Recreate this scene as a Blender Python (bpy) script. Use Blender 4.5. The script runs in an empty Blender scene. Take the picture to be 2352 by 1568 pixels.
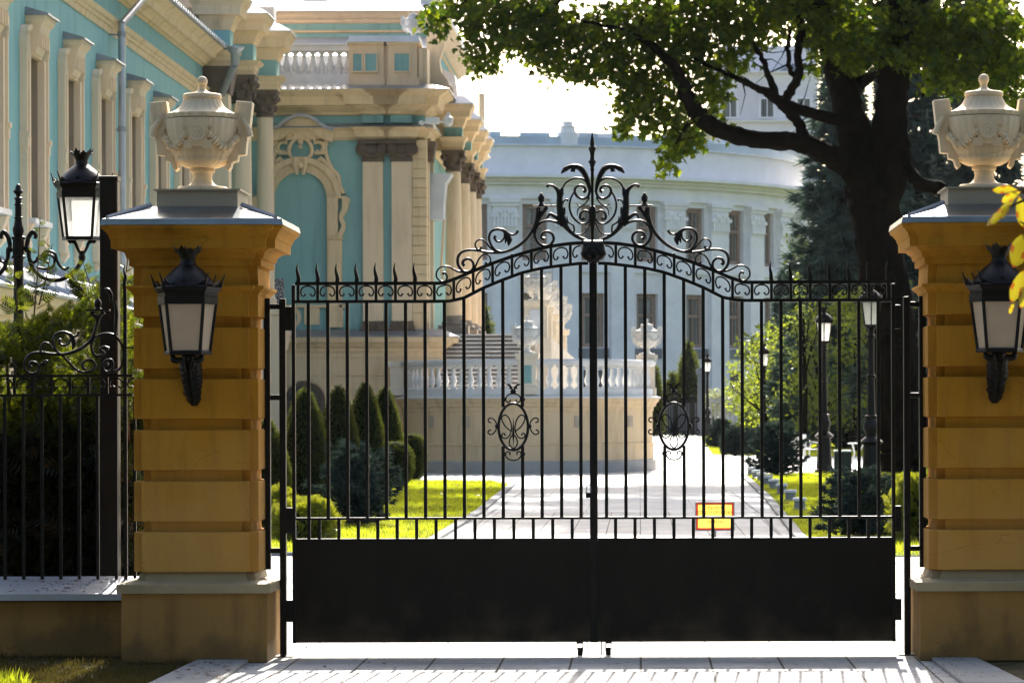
import bpy, math, random
import numpy as np
from mathutils import Vector, Matrix
random.seed(7); RNG = np.random.default_rng(11)
PI = math.pi
scene = bpy.context.scene
COL = scene.collection

# ---------------------------------------------------------------- camera geometry (photo measured at 2352 x 1568)
EYE = 1.883; FPX = 7500.0; CX, CY = 1470.0, 940.0; ROLL = 0.003
def at(px, py, Y):
    dx, dy = px - CX, CY - py
    return ((dx + ROLL*dy)/FPX*Y, Y, EYE + (dy - ROLL*dx)/FPX*Y)
def Px(px, Y): return (px-CX)/FPX*Y
def Pz(py, Y, px=1470): return EYE + (CY-py-ROLL*(px-CX))/FPX*Y
def gnd(px, py):
    Y = EYE*FPX/(py-CY); return ((px-CX)/FPX*Y, Y)

# ---------------------------------------------------------------- materials
def new_mat(name):
    m = bpy.data.materials.new(name); m.use_nodes = True
    nt = m.node_tree; nt.nodes.clear()
    o = nt.nodes.new('ShaderNodeOutputMaterial')
    return m, nt, o
def N(nt, t, **kw):
    n = nt.nodes.new(t)
    for k, v in kw.items():
        if k in n.inputs.keys(): n.inputs[k].default_value = v
        else: setattr(n, k, v)
    return n
def rgba(c): return (c[0], c[1], c[2], 1.0)
def mat(name, col, rough=.7, var=.12, scale=2.0, bump=0.0, bscale=40.0, metal=0.0, spec=.4, col2=None, mask=(.35,.65), streak=None, coat=0):
    m, nt, o = new_mat(name); L = nt.links.new
    b = N(nt, 'ShaderNodeBsdfPrincipled', Roughness=rough, Metallic=metal)
    b.inputs['Specular IOR Level'].default_value = spec
    if coat: b.inputs['Coat Weight'].default_value = coat
    g = N(nt, 'ShaderNodeNewGeometry')
    mp = N(nt, 'ShaderNodeMapping'); L(g.outputs['Position'], mp.inputs['Vector'])
    if streak: mp.inputs['Scale'].default_value = streak
    n = N(nt, 'ShaderNodeTexNoise', Scale=scale, Detail=8.0, Roughness=.65); L(mp.outputs[0], n.inputs['Vector'])
    r = N(nt, 'ShaderNodeMapRange'); L(n.outputs['Fac'], r.inputs['Value'])
    r.inputs['From Min'].default_value = mask[0]; r.inputs['From Max'].default_value = mask[1]
    mx = N(nt, 'ShaderNodeMix', data_type='RGBA'); L(r.outputs[0], mx.inputs['Factor'])
    c1 = [x*(1-var) for x in col]; c2 = col2 if col2 else [min(1, x*(1+var)) for x in col]
    mx.inputs['A'].default_value = rgba(c1); mx.inputs['B'].default_value = rgba(c2)
    L(mx.outputs['Result'], b.inputs['Base Color'])
    if bump:
        n2 = N(nt, 'ShaderNodeTexNoise', Scale=bscale, Detail=5.0); L(g.outputs['Position'], n2.inputs['Vector'])
        bp = N(nt, 'ShaderNodeBump', Strength=bump, Distance=.02); L(n2.outputs['Fac'], bp.inputs['Height'])
        L(bp.outputs[0], b.inputs['Normal'])
    L(b.outputs[0], o.inputs['Surface'])
    return m
def leafmat(name, c1, c2, tcol, tr=.45, gloss=.06, tcol2=None):
    m, nt, o = new_mat(name); L = nt.links.new
    g = N(nt, 'ShaderNodeNewGeometry')
    mx = N(nt, 'ShaderNodeMix', data_type='RGBA'); L(g.outputs['Random Per Island'], mx.inputs['Factor'])
    mx.inputs['A'].default_value = rgba(c1); mx.inputs['B'].default_value = rgba(c2)
    d = N(nt, 'ShaderNodeBsdfDiffuse'); L(mx.outputs['Result'], d.inputs['Color'])
    t = N(nt, 'ShaderNodeBsdfTranslucent')
    mt = N(nt, 'ShaderNodeMix', data_type='RGBA'); L(g.outputs['Random Per Island'], mt.inputs['Factor'])
    mt.inputs['A'].default_value = rgba(tcol); mt.inputs['B'].default_value = rgba(tcol2 or [x*.75 for x in tcol])
    pw = N(nt, 'ShaderNodeMath', operation='POWER'); L(g.outputs['Random Per Island'], pw.inputs[0]); pw.inputs[1].default_value = .45 if tcol2 else 1.0; L(pw.outputs[0], mt.inputs['Factor'])
    L(mt.outputs['Result'], t.inputs['Color'])
    gl = N(nt, 'ShaderNodeBsdfGlossy', Roughness=.35); gl.inputs['Color'].default_value = (1,1,1,1)
    s1 = N(nt, 'ShaderNodeMixShader'); s1.inputs[0].default_value = tr
    L(d.outputs[0], s1.inputs[1]); L(t.outputs[0], s1.inputs[2])
    s2 = N(nt, 'ShaderNodeMixShader'); s2.inputs[0].default_value = gloss
    L(s1.outputs[0], s2.inputs[1]); L(gl.outputs[0], s2.inputs[2])
    L(s2.outputs[0], o.inputs['Surface'])
    return m
def glassmat(name, col, rough=.12, spec=.6):
    return mat(name, col, rough=rough, var=.35, scale=.6, spec=spec)
def frostmat(name, col, tr=.6, clear=0):
    m, nt, o = new_mat(name); L = nt.links.new
    g = N(nt, 'ShaderNodeNewGeometry')
    n = N(nt, 'ShaderNodeTexNoise', Scale=9.0, Detail=6.0); L(g.outputs['Position'], n.inputs['Vector'])
    mx = N(nt, 'ShaderNodeMix', data_type='RGBA'); L(n.outputs['Fac'], mx.inputs['Factor'])
    mx.inputs['A'].default_value = rgba([c*.82 for c in col]); mx.inputs['B'].default_value = rgba(col)
    d = N(nt, 'ShaderNodeBsdfDiffuse'); t = N(nt, 'ShaderNodeBsdfTranslucent')
    L(mx.outputs['Result'], d.inputs['Color']); L(mx.outputs['Result'], t.inputs['Color'])
    s = N(nt, 'ShaderNodeMixShader'); s.inputs[0].default_value = tr
    L(d.outputs[0], s.inputs[1]); L(t.outputs[0], s.inputs[2])
    if clear:
        tp = N(nt, 'ShaderNodeBsdfTransparent'); s0 = s; s = N(nt, 'ShaderNodeMixShader'); s.inputs[0].default_value = clear
        L(s0.outputs[0], s.inputs[1]); L(tp.outputs[0], s.inputs[2])
    gl = N(nt, 'ShaderNodeBsdfGlossy', Roughness=.2)
    s2 = N(nt, 'ShaderNodeMixShader'); s2.inputs[0].default_value = .06
    L(s.outputs[0], s2.inputs[1]); L(gl.outputs[0], s2.inputs[2])
    L(s2.outputs[0], o.inputs['Surface'])
    return m
def pavemat(name, c1, c2, bw, bh, mortar, msize=.006, rough=.75, spec=.3):
    m, nt, o = new_mat(name); L = nt.links.new
    b = N(nt, 'ShaderNodeBsdfPrincipled', Roughness=rough); b.inputs['Specular IOR Level'].default_value = spec
    g = N(nt, 'ShaderNodeNewGeometry')
    mp = N(nt, 'ShaderNodeMapping'); mp.inputs['Rotation'].default_value = (0, 0, PI/2); L(g.outputs['Position'], mp.inputs['Vector'])
    br = N(nt, 'ShaderNodeTexBrick', offset=.5)
    br.inputs['Scale'].default_value = 1.0
    br.inputs['Brick Width'].default_value = bw; br.inputs['Row Height'].default_value = bh
    br.inputs['Mortar Size'].default_value = msize; br.inputs['Color1'].default_value = rgba(c1); br.inputs['Color2'].default_value = rgba(c2)
    br.inputs['Mortar'].default_value = rgba(mortar); L(mp.outputs[0], br.inputs['Vector'])
    n = N(nt, 'ShaderNodeTexNoise', Scale=1.3, Detail=9.0, Roughness=.7); L(g.outputs['Position'], n.inputs['Vector'])
    r = N(nt, 'ShaderNodeMapRange'); L(n.outputs['Fac'], r.inputs['Value'])
    r.inputs['From Min'].default_value = .3; r.inputs['From Max'].default_value = .7; r.inputs['To Min'].default_value = .66; r.inputs['To Max'].default_value = 1.06
    mx = N(nt, 'ShaderNodeMix', data_type='RGBA', blend_type='MULTIPLY'); mx.inputs['Factor'].default_value = 1
    L(br.outputs['Color'], mx.inputs['A']); L(r.outputs[0], mx.inputs['B'])
    L(mx.outputs['Result'], b.inputs['Base Color'])
    n2 = N(nt, 'ShaderNodeTexNoise', Scale=60.0, Detail=4.0); L(g.outputs['Position'], n2.inputs['Vector'])
    ad = N(nt, 'ShaderNodeMath', operation='MULTIPLY_ADD'); L(br.outputs['Fac'], ad.inputs[0]); ad.inputs[1].default_value = -1.5; L(n2.outputs['Fac'], ad.inputs[2])
    bp = N(nt, 'ShaderNodeBump', Strength=.3, Distance=.01); L(ad.outputs[0], bp.inputs['Height']); L(bp.outputs[0], b.inputs['Normal'])
    L(b.outputs[0], o.inputs['Surface'])
    return m

def stuccomat(name, c1, c2, streakc, tan, zlo, zhi, rough=.85, spec=.15, sscale=(7,7,.7), crack=.45, amt=.55):
    m, nt, o = new_mat(name); L = nt.links.new
    b = N(nt, 'ShaderNodeBsdfPrincipled', Roughness=rough); b.inputs['Specular IOR Level'].default_value = spec
    g = N(nt, 'ShaderNodeNewGeometry')
    n1 = N(nt, 'ShaderNodeTexNoise', Scale=2.2, Detail=9.0, Roughness=.7); L(g.outputs['Position'], n1.inputs['Vector'])
    m1 = N(nt, 'ShaderNodeMix', data_type='RGBA'); L(n1.outputs['Fac'], m1.inputs['Factor']); m1.inputs['A'].default_value = rgba(c1); m1.inputs['B'].default_value = rgba(c2)
    mp = N(nt, 'ShaderNodeMapping'); mp.inputs['Scale'].default_value = sscale; L(g.outputs['Position'], mp.inputs['Vector'])
    n2 = N(nt, 'ShaderNodeTexNoise', Scale=1.0, Detail=7.0, Roughness=.65); L(mp.outputs[0], n2.inputs['Vector'])
    r2 = N(nt, 'ShaderNodeMapRange'); L(n2.outputs['Fac'], r2.inputs['Value'])
    r2.inputs['From Min'].default_value = .50; r2.inputs['From Max'].default_value = .78; r2.inputs['To Max'].default_value = amt
    m2 = N(nt, 'ShaderNodeMix', data_type='RGBA'); L(r2.outputs[0], m2.inputs['Factor']); L(m1.outputs['Result'], m2.inputs['A']); m2.inputs['B'].default_value = rgba(streakc)
    # washed-out, dusty lowest courses with a ragged upper limit
    sx = N(nt, 'ShaderNodeSeparateXYZ'); L(g.outputs['Position'], sx.inputs[0])
    n3 = N(nt, 'ShaderNodeTexNoise', Scale=3.0, Detail=8.0); L(g.outputs['Position'], n3.inputs['Vector'])
    ad = N(nt, 'ShaderNodeMath', operation='MULTIPLY_ADD'); L(n3.outputs['Fac'], ad.inputs[0]); ad.inputs[1].default_value = 1.3; L(sx.outputs['Z'], ad.inputs[2])
    r3 = N(nt, 'ShaderNodeMapRange'); L(ad.outputs[0], r3.inputs['Value']); r3.inputs['From Min'].default_value = zhi+.65; r3.inputs['From Max'].default_value = zlo+.65; r3.inputs['To Max'].default_value = .6
    m3 = N(nt, 'ShaderNodeMix', data_type='RGBA'); L(r3.outputs[0], m3.inputs['Factor']); L(m2.outputs['Result'], m3.inputs['A']); m3.inputs['B'].default_value = rgba(tan)
    # hairline cracks
    v = N(nt, 'ShaderNodeTexVoronoi', feature='DISTANCE_TO_EDGE', Scale=1.7)
    nd = N(nt, 'ShaderNodeMix', data_type='RGBA'); nd.inputs['Factor'].default_value = .22; L(g.outputs['Position'], nd.inputs['A']); L(n3.outputs['Color'], nd.inputs['B']); L(nd.outputs['Result'], v.inputs['Vector'])
    r4 = N(nt, 'ShaderNodeMapRange'); L(v.outputs['Distance'], r4.inputs['Value']); r4.inputs['From Min'].default_value = .0; r4.inputs['From Max'].default_value = .006; r4.inputs['To Min'].default_value = crack; r4.inputs['To Max'].default_value = 0
    gt = N(nt, 'ShaderNodeMath', operation='GREATER_THAN'); L(n1.outputs['Fac'], gt.inputs[0]); gt.inputs[1].default_value = .53
    mu = N(nt, 'ShaderNodeMath', operation='MULTIPLY'); L(r4.outputs[0], mu.inputs[0]); L(gt.outputs[0], mu.inputs[1])
    m4 = N(nt, 'ShaderNodeMix', data_type='RGBA'); L(mu.outputs[0], m4.inputs['Factor']); L(m3.outputs['Result'], m4.inputs['A']); m4.inputs['B'].default_value = rgba([x*.35 for x in c1])
    L(m4.outputs['Result'], b.inputs['Base Color'])
    nb = N(nt, 'ShaderNodeTexNoise', Scale=70.0, Detail=6.0); L(g.outputs['Position'], nb.inputs['Vector'])
    bp = N(nt, 'ShaderNodeBump', Strength=.25, Distance=.015); L(nb.outputs['Fac'], bp.inputs['Height']); L(bp.outputs[0], b.inputs['Normal'])
    L(b.outputs[0], o.inputs['Surface']); return m
MT = {}
MT['teal'] = stuccomat('teal_plaster', (.245,.445,.44), (.285,.49,.475), (.17,.29,.285), (.24,.40,.39), -60, -59, .9, .1, (2.5,2.5,.25), .3, .85)
MT['cream'] = stuccomat('cream_plaster', (.74,.555,.34), (.80,.62,.40), (.40,.28,.16), (.7,.5,.3), -60, -59, .9, .1, (2.5,2.5,.3), .3, .7)
MT['reveal'] = mat('tan_reveal_plaster', (.36,.27,.18), .85, .12, 1, .1, 30)  # darker tan: shade inside the window openings is put into this colour
MT['creamlt'] = stuccomat('pale_cream_plaster', (.77,.595,.41), (.82,.65,.46), (.47,.35,.22), (.7,.5,.3), -60, -59, .9, .1, (2.5,2.5,.3), .2, .55)
MT['ivory'] = mat('ivory_stucco', (.78,.69,.56), .85, .08, 1.5, .12, 25)
MT['white'] = mat('white_stucco', (.74,.73,.72), .85, .10, 1.5, .15, 25)
MT['umber'] = mat('umber_stone', (.13,.095,.07), .8, .25, 4, .5, 22)
MT['greystep'] = mat('grey_granite', (.24,.21,.18), .7, .15, 4, .2, 40)
MT['basestone'] = mat('grey_base_stone', (.42,.40,.37), .8, .12, 2, .2, 30)
MT['zinc'] = mat('zinc_sheet', (.42,.44,.47), .38, .15, 1.5, .05, 8, metal=.75)
MT['zincd'] = mat('dull_zinc', (.30,.31,.33), .45, .15, 1.5, .05, 8, metal=.5)
MT['roofmetal'] = mat('pale_roof_metal', (.62,.64,.68), .42, .12, 1.2, .05, 10, metal=.35)
MT['ochre'] = stuccomat('ochre_stucco', (.385,.172,.011), (.475,.228,.022), (.235,.100,.012), (.52,.305,.10), .7, 1.9, amt=.8)
MT['ochrebase'] = stuccomat('weathered_ochre_plinth', (.27,.150,.046), (.36,.205,.070), (.15,.085,.032), (.10,.075,.04), .0, .22, .92, .1, (5,5,.8), .6, .8)
MT['coping'] = mat('grey_stone_coping', (.33,.262,.155), .7, .14, 3, .15, 50, spec=.3)
MT['capmetal'] = mat('blue_grey_sheet_metal', (.30,.33,.36), .24, .2, 2.2, .05, 5, metal=.9)
MT['urnblock'] = mat('buff_stone_block', (.47,.39,.27), .8, .14, 4, .2, 50, col2=(.38,.31,.21))
MT['curtaincloth'] = mat('pale_curtain', (.30,.29,.26), .8, .2, 3)
MT['urn'] = mat('weathered_limestone', (.80,.63,.40), .75, .08, 7, .2, 45, col2=(.40,.30,.18), mask=(.56,.82), streak=(1,1,.15))
MT['urnwhite'] = mat('white_urn_stone', (.72,.70,.67), .8, .12, 3, .3, 30)
MT['iron'] = mat('black_painted_iron', (.006,.005,.004), .42, .3, 8, .12, 60, spec=.22)
MT['ironflat'] = stuccomat('black_sheet_steel', (.008,.0065,.0045), (.015,.012,.008), (.022,.018,.012), (.060,.046,.028), .02, .33, .55, .16, (9,9,.5), 0, .5)
MT['frost'] = frostmat('frosted_glass', (.95,.95,.92), .8, .4)
MT['frostwall'] = frostmat('smoky_frosted_glass', (.90,.72,.52), .5)  # pillar shade on the wall lanterns is put into this tan tint
MT['glassdark'] = glassmat('dark_window_glass', (.06,.07,.075), .1, .7)
MT['curtain'] = mat('curtained_glass', (.085,.09,.08), .2, .4, .5, spec=.7, streak=(1,1,.15))
MT['winframe'] = mat('brown_window_timber', (.30,.20,.15), .6, .12, 3)
MT['rada'] = mat('grey_white_render', (.82,.78,.77), .85, .07, .4, .1, 10)
MT['radatrim'] = mat('pale_stone_trim', (.86,.82,.81), .85, .07, .5, .1, 10)
MT['radadark'] = mat('slate_panel', (.17,.18,.19), .7, .1, .5)
MT['radaroof'] = mat('blue_roof_metal', (.45,.52,.58), .5, .1, .3, metal=.3)
MT['tower'] = mat('lilac_render', (.80,.74,.75), .85, .07, .3)
MT['bark'] = mat('dark_bark', (.008,.0062,.0045), .95, .5, 5, 1.0, 14, streak=(1,1,.3), spec=.02)
MT['barkpale'] = mat('pale_bark', (.32,.29,.25), .9, .3, 5, .6, 14)
MT['twig'] = mat('brown_twig', (.12,.07,.035), .85, .3, 5)
MT['pave'] = pavemat('pale_paving', (.47,.47,.455), (.40,.40,.39), .9, .52, (.07,.065,.055), .009)
MT['paveback'] = pavemat('plaza_slabs', (.55,.55,.53), (.50,.50,.49), 1.2, 1.0, (.30,.29,.27), .008)
MT['kerb'] = mat('concrete_kerb', (.33,.335,.325), .85, .15, 3, .3, 70, col2=(.24,.24,.23), spec=.2)
MT['soil'] = mat('dry_soil', (.055,.045,.028), .95, .4, 8, .8, 30, col2=(.10,.085,.04), spec=.1)
MT['lawn'] = mat('lawn_turf', (.085,.13,.012), .95, .3, 5, .6, 60, col2=(.12,.16,.015), spec=.1)
MT['earth'] = mat('far_turf', (.06,.08,.02), .95, .3, .8, .4, 10, spec=.1)
MT['lwhite'] = mat('white_bench_paint', (.80,.80,.78), .5, .05, 5)
MT['signyellow'] = frostmat('yellow_sign_plastic', (.95,.80,.28), .6)
MT['signred'] = frostmat('red_sign_plastic', (.75,.05,.01), .4)
MT['signink'] = mat('dark_sign_ink', (.07,.035,.01), .6, .05, 4)
MT['signsteel'] = mat('sign_steel', (.25,.24,.23), .5, .1, 5, metal=.5)
MT['bindark'] = mat('dark_green_bin_paint', (.012,.02,.014), .5, .2, 5)
MT['camwhite'] = mat('white_camera_plastic', (.78,.78,.76), .35, .04, 4)
MT['grille'] = mat('pierced_grille_metal', (.05,.05,.055), .4, .1, 26, .4, 30, col2=(.75,.75,.75), mask=(.52,.58))
MT['petalwhite'] = mat('white_petal', (.8,.8,.78), .7, .05, 4)

MT['maple'] = leafmat('maple_leaf', (.008,.018,.005), (.017,.031,.007), (.52,.62,.012), .36, .010, (.07,.15,.008))
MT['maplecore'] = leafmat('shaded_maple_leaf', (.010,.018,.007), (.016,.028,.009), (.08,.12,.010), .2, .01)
MT['chestnut'] = leafmat('autumn_leaf', (.20,.14,.010), (.12,.12,.010), (.55,.38,.012), .52, .05, (.36,.34,.012))
MT['chestnutedge'] = leafmat('scorched_leaf', (.16,.06,.010), (.09,.04,.010), (.45,.12,.01), .45, .04)
MT['spruce'] = leafmat('blue_spruce_needle', (.028,.052,.050), (.072,.108,.100), (.08,.13,.08), .24, .02)
MT['dwarf'] = leafmat('dark_blue_dwarf_needle', (.014,.027,.028), (.044,.070,.070), (.05,.08,.05), .2, .015)
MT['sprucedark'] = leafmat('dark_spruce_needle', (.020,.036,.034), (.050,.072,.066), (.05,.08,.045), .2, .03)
MT['topiary'] = leafmat('clipped_thuja', (.006,.011,.004), (.013,.020,.006), (.22,.26,.04), .26, .012)
MT['topcore'] = mat('shaded_inner_growth', (.008,.012,.006), .95, .3, 10, .5, 30, spec=.05)  # near-black filling: shade inside the clipped shrubs is painted into it
MT['thuja'] = leafmat('thuja_spray', (.014,.024,.005), (.032,.046,.007), (.38,.40,.014), .40, .015, (.04,.07,.006))
MT['thujaold'] = leafmat('shaded_thuja', (.006,.009,.004), (.011,.015,.006), (.05,.06,.008), .25, .02)  # darker thuja copy: shade low in the hedge is put into its colour
MT['juniper'] = leafmat('golden_juniper', (.06,.085,.012), (.12,.14,.016), (.42,.44,.02), .4, .04)
MT['grass'] = leafmat('grass_blade', (.10,.15,.012), (.15,.19,.015), (.62,.66,.02), .58, .03, (.50,.56,.02))
MT['grassdry'] = leafmat('dry_grass_blade', (.032,.034,.012), (.07,.052,.020), (.15,.12,.025), .35, .01)
MT['garden'] = leafmat('garden_tree_leaf', (.05,.075,.012), (.09,.12,.016), (.55,.58,.04), .48, .05, (.24,.32,.02))
MT['streetleaf'] = leafmat('street_tree_leaf', (.020,.036,.010), (.040,.058,.014), (.14,.18,.02), .3, .02)
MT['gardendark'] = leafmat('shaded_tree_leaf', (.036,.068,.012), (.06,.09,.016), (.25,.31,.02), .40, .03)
MT['deadleaf'] = leafmat('fallen_leaf', (.06,.035,.022), (.17,.075,.03), (.2,.08,.03), .25, .02)

# ---------------------------------------------------------------- mesh builder
ROOT = {}
def _link(o, parent):
    COL.objects.link(o)
    if parent is not None: o.parent = parent
    return o
def rootloc(o):
    while o.parent is not None: o = o.parent
    return ROOT.get(o.name, (0,0,0))
class MB:
    def __init__(s): s.v = []; s.f = []
    def add(s, vs, fs):
        b = len(s.v); s.v.extend([tuple(p) for p in vs]); s.f.extend([tuple(i+b for i in f) for f in fs]); return s
    def box(s, x0, x1, y0, y1, z0, z1):
        if x0 > x1: x0, x1 = x1, x0
        if y0 > y1: y0, y1 = y1, y0
        if z0 > z1: z0, z1 = z1, z0
        return s.add([(x0,y0,z0),(x1,y0,z0),(x1,y1,z0),(x0,y1,z0),(x0,y0,z1),(x1,y0,z1),(x1,y1,z1),(x0,y1,z1)],
              [(3,2,1,0),(4,5,6,7),(0,1,5,4),(1,2,6,5),(2,3,7,6),(3,0,4,7)])
    def bbox(s, x0, x1, y0, y1, z0, z1, c=.01):
        if z0 > z1: z0, z1 = z1, z0
        return s.prof(x0+c, x1-c, y0+c, y1-c, [(z0,0),(z0+c,c),(z1-c,c),(z1,0)])
    def loft(s, rings, cap=True, closed=True):
        n = len(rings[0]); vs = [p for r in rings for p in r]; fs = []
        for i in range(len(rings)-1):
            for k in range(n if closed else n-1):
                a, b = i*n+k, i*n+(k+1) % n
                fs.append((a, b, b+n, a+n))
        if cap: fs.append(tuple(range(n))[::-1]); fs.append(tuple((len(rings)-1)*n+k for k in range(n)))
        return s.add(vs, fs)
    def prof(s, x0, x1, y0, y1, prof):
        if x0 > x1: x0, x1 = x1, x0
        if y0 > y1: y0, y1 = y1, y0
        return s.loft([[(x0-o,y0-o,z),(x1+o,y0-o,z),(x1+o,y1+o,z),(x0-o,y1+o,z)] for z, o in prof])
    def cruci(s, cx, cy, prof, nt):
        rs = []
        for z, a in prof:
            b = a-nt
            rs.append([(cx+x, cy+y, z) for x, y in [(-b,-a),(b,-a),(b,-b),(a,-b),(a,b),(b,b),(b,a),(-b,a),(-b,b),(-a,b),(-a,-b),(-b,-b)]])
        return s.loft(rs)
    def lathe(s, cx, cy, prof, seg=20, flute=0, fa=0.0, a0=0, a1=2*PI):
        full = abs(a1-a0-2*PI) < 1e-6; rs = []
        n = seg if full else seg+1
        for z, r in prof:
            ring = []
            for k in range(n):
                a = a0+(a1-a0)*k/seg
                rr = r*(1+fa*math.cos(flute*a)) if flute else r
                ring.append((cx+rr*math.cos(a), cy+rr*math.sin(a), z))
            rs.append(ring)
        return s.loft(rs, cap=full, closed=full)
    def tube(s, pts, rad, seg=6, sx=1.0, rough=0):
        pts = [Vector(p) for p in pts]; n = len(pts)
        if not hasattr(rad, '__len__'): rad = [rad]*n
        rings = []; up = None
        for i in range(n):
            t = (pts[min(i+1,n-1)]-pts[max(i-1,0)])
            if t.length < 1e-9: t = Vector((0,0,1))
            t.normalize()
            if up is None:
                up = Vector((0,1,0)) if abs(t.y) < .9 else Vector((1,0,0))
            a = up - t*up.dot(t)
            if a.length < 1e-6: a = t.orthogonal()
            a.normalize(); up = a; b = t.cross(a)
            q = [1+rough*(.55*math.cos(5*2*PI*k/seg+i*.35)+.35*math.sin(11*2*PI*k/seg-i*.2)+.5*math.sin(i*1.3+k)*math.cos(k*2.1)+random.uniform(-.5,.5)) if rough else 1 for k in range(seg)]
            rings.append([tuple(pts[i]+a*(rad[i]*q[k]*sx*math.cos(2*PI*k/seg))+b*(rad[i]*q[k]*math.sin(2*PI*k/seg))) for k in range(seg)])
        return s.loft(rings)
    def ribbon(s, pts, w, y0, y1):
        # strip of width w following pts (x,z), extruded between y0 and y1
        n = len(pts); L = []; R = []
        if not hasattr(w, '__len__'): w = [w]*n
        for i in range(n):
            a, b = pts[max(i-1,0)], pts[min(i+1,n-1)]
            dx, dz = b[0]-a[0], b[1]-a[1]; l = math.hypot(dx,dz) or 1
            nx, nz = -dz/l*w[i]/2, dx/l*w[i]/2
            L.append((pts[i][0]+nx, pts[i][1]+nz)); R.append((pts[i][0]-nx, pts[i][1]-nz))
        return s.loft([[(L[i][0],y0,L[i][1]),(R[i][0],y0,R[i][1]),(R[i][0],y1,R[i][1]),(L[i][0],y1,L[i][1])] for i in range(n)])
    def prism(s, poly, y0, y1):
        n = len(poly)
        vs = [(x,y0,z) for x,z in poly]+[(x,y1,z) for x,z in poly]
        fs = [tuple(range(n)), tuple(range(n,2*n))[::-1]]+[(k,k+n,(k+1)%n+n,(k+1)%n) for k in range(n)]
        return s.add(vs, fs)
    def slab(s, poly, z0, z1):
        n = len(poly)
        vs = [(x,y,z0) for x,y in poly]+[(x,y,z1) for x,y in poly]
        fs = [tuple(range(n))[::-1], tuple(range(n,2*n))]+[(k,(k+1)%n,(k+1)%n+n,k+n) for k in range(n)]
        return s.add(vs, fs)
    def arch(s, cx, cz, r0, r1, y0, y1, a0=0, a1=PI, n=20):
        rs = []
        for i in range(n+1):
            a = a0+(a1-a0)*i/n; c, d = math.cos(a), math.sin(a)
            rs.append([(cx+r0*c,y0,cz+r0*d),(cx+r1*c,y0,cz+r1*d),(cx+r1*c,y1,cz+r1*d),(cx+r0*c,y1,cz+r0*d)])
        return s.loft(rs)
    def arc(s, cx, cy, R0, R1, t0, t1, z0, z1, n=6):
        rs = []
        for i in range(n+1):
            t = t0+(t1-t0)*i/n; sn, cs = math.sin(t), -math.cos(t)
            rs.append([(cx+R0*sn,cy+R0*cs,z0),(cx+R1*sn,cy+R1*cs,z0),(cx+R1*sn,cy+R1*cs,z1),(cx+R0*sn,cy+R0*cs,z1)])
        return s.loft(rs)
    def ball(s, c, r, seg=10, sz=1.0, sxy=1.0):
        pr = [(c[2]+r*sz*math.sin(-PI/2+PI*i/8), max(r*sxy*math.cos(-PI/2+PI*i/8), r*.02)) for i in range(9)]
        return s.lathe(c[0], c[1], pr, seg)
    def xf(s, M):
        s.v = [tuple(M @ Vector(p)) for p in s.v]; return s
    def build(s, name, m, parent=None, smooth=False, label=None, bevel=0):
        off = rootloc(parent) if parent is not None else (0,0,0)
        me = bpy.data.meshes.new(name)
        me.from_pydata([(p[0]-off[0],p[1]-off[1],p[2]-off[2]) for p in s.v], [], s.f)
        import bmesh
        bm = bmesh.new(); bm.from_mesh(me); bmesh.ops.recalc_face_normals(bm, faces=bm.faces[:])
        bm.to_mesh(me); bm.free()
        me.materials.append(m)
        if smooth:
            me.polygons.foreach_set('use_smooth', [True]*len(me.polygons))
            me.set_sharp_from_angle(angle=math.radians(38))
        o = bpy.data.objects.new(name, me); _link(o, parent)
        if bevel:
            bv = o.modifiers.new('bevel','BEVEL'); bv.width = bevel; bv.segments = 2; bv.limit_method = 'ANGLE'
        if label: o['label'] = label
        return o
def tag(o, label, cat, group=None):
    o['label'] = label; o['category'] = cat
    if group: o['group'] = group
    return o
def thing(name, label, cat, loc=(0,0,0), group=None):
    o = bpy.data.objects.new(name, None); o.empty_display_size = .1; COL.objects.link(o); o.location = loc
    ROOT[o.name] = tuple(loc)
    return tag(o, label, cat, group)
def struct(o): o['kind'] = 'structure'; return o
def dup(root, loc, label, group=None, rz=0, sc=1.0):
    r = root.copy(); COL.objects.link(r); r.location = loc; r.rotation_euler = (0,0,rz); r.scale = (sc,sc,sc)
    r['label'] = label
    if group: r['group'] = group
    def rec(src, dst):
        for ch in list(src.children):
            c = ch.copy(); COL.objects.link(c); c.parent = dst; rec(ch, c)
    rec(root, r)
    return r
def cat(pts, n=6):
    """Catmull-Rom through 2-D or 3-D points"""
    out = []; P = [tuple(p) for p in pts]; m = len(P)
    for i in range(m-1):
        p0, p1, p2, p3 = P[max(i-1,0)], P[i], P[i+1], P[min(i+2,m-1)]
        for k in range(n):
            t = k/n
            out.append(tuple(.5*((2*b)+(-a+c)*t+(2*a-5*b+4*c-d)*t*t+(-a+3*b-3*c+d)*t**3) for a,b,c,d in zip(p0,p1,p2,p3)))
    out.append(P[-1]); return out
def lerpr(r, n):
    if not hasattr(r,'__len__'): return [r]*n
    xs = np.linspace(0,1,len(r)); return list(np.interp(np.linspace(0,1,n), xs, r))

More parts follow.
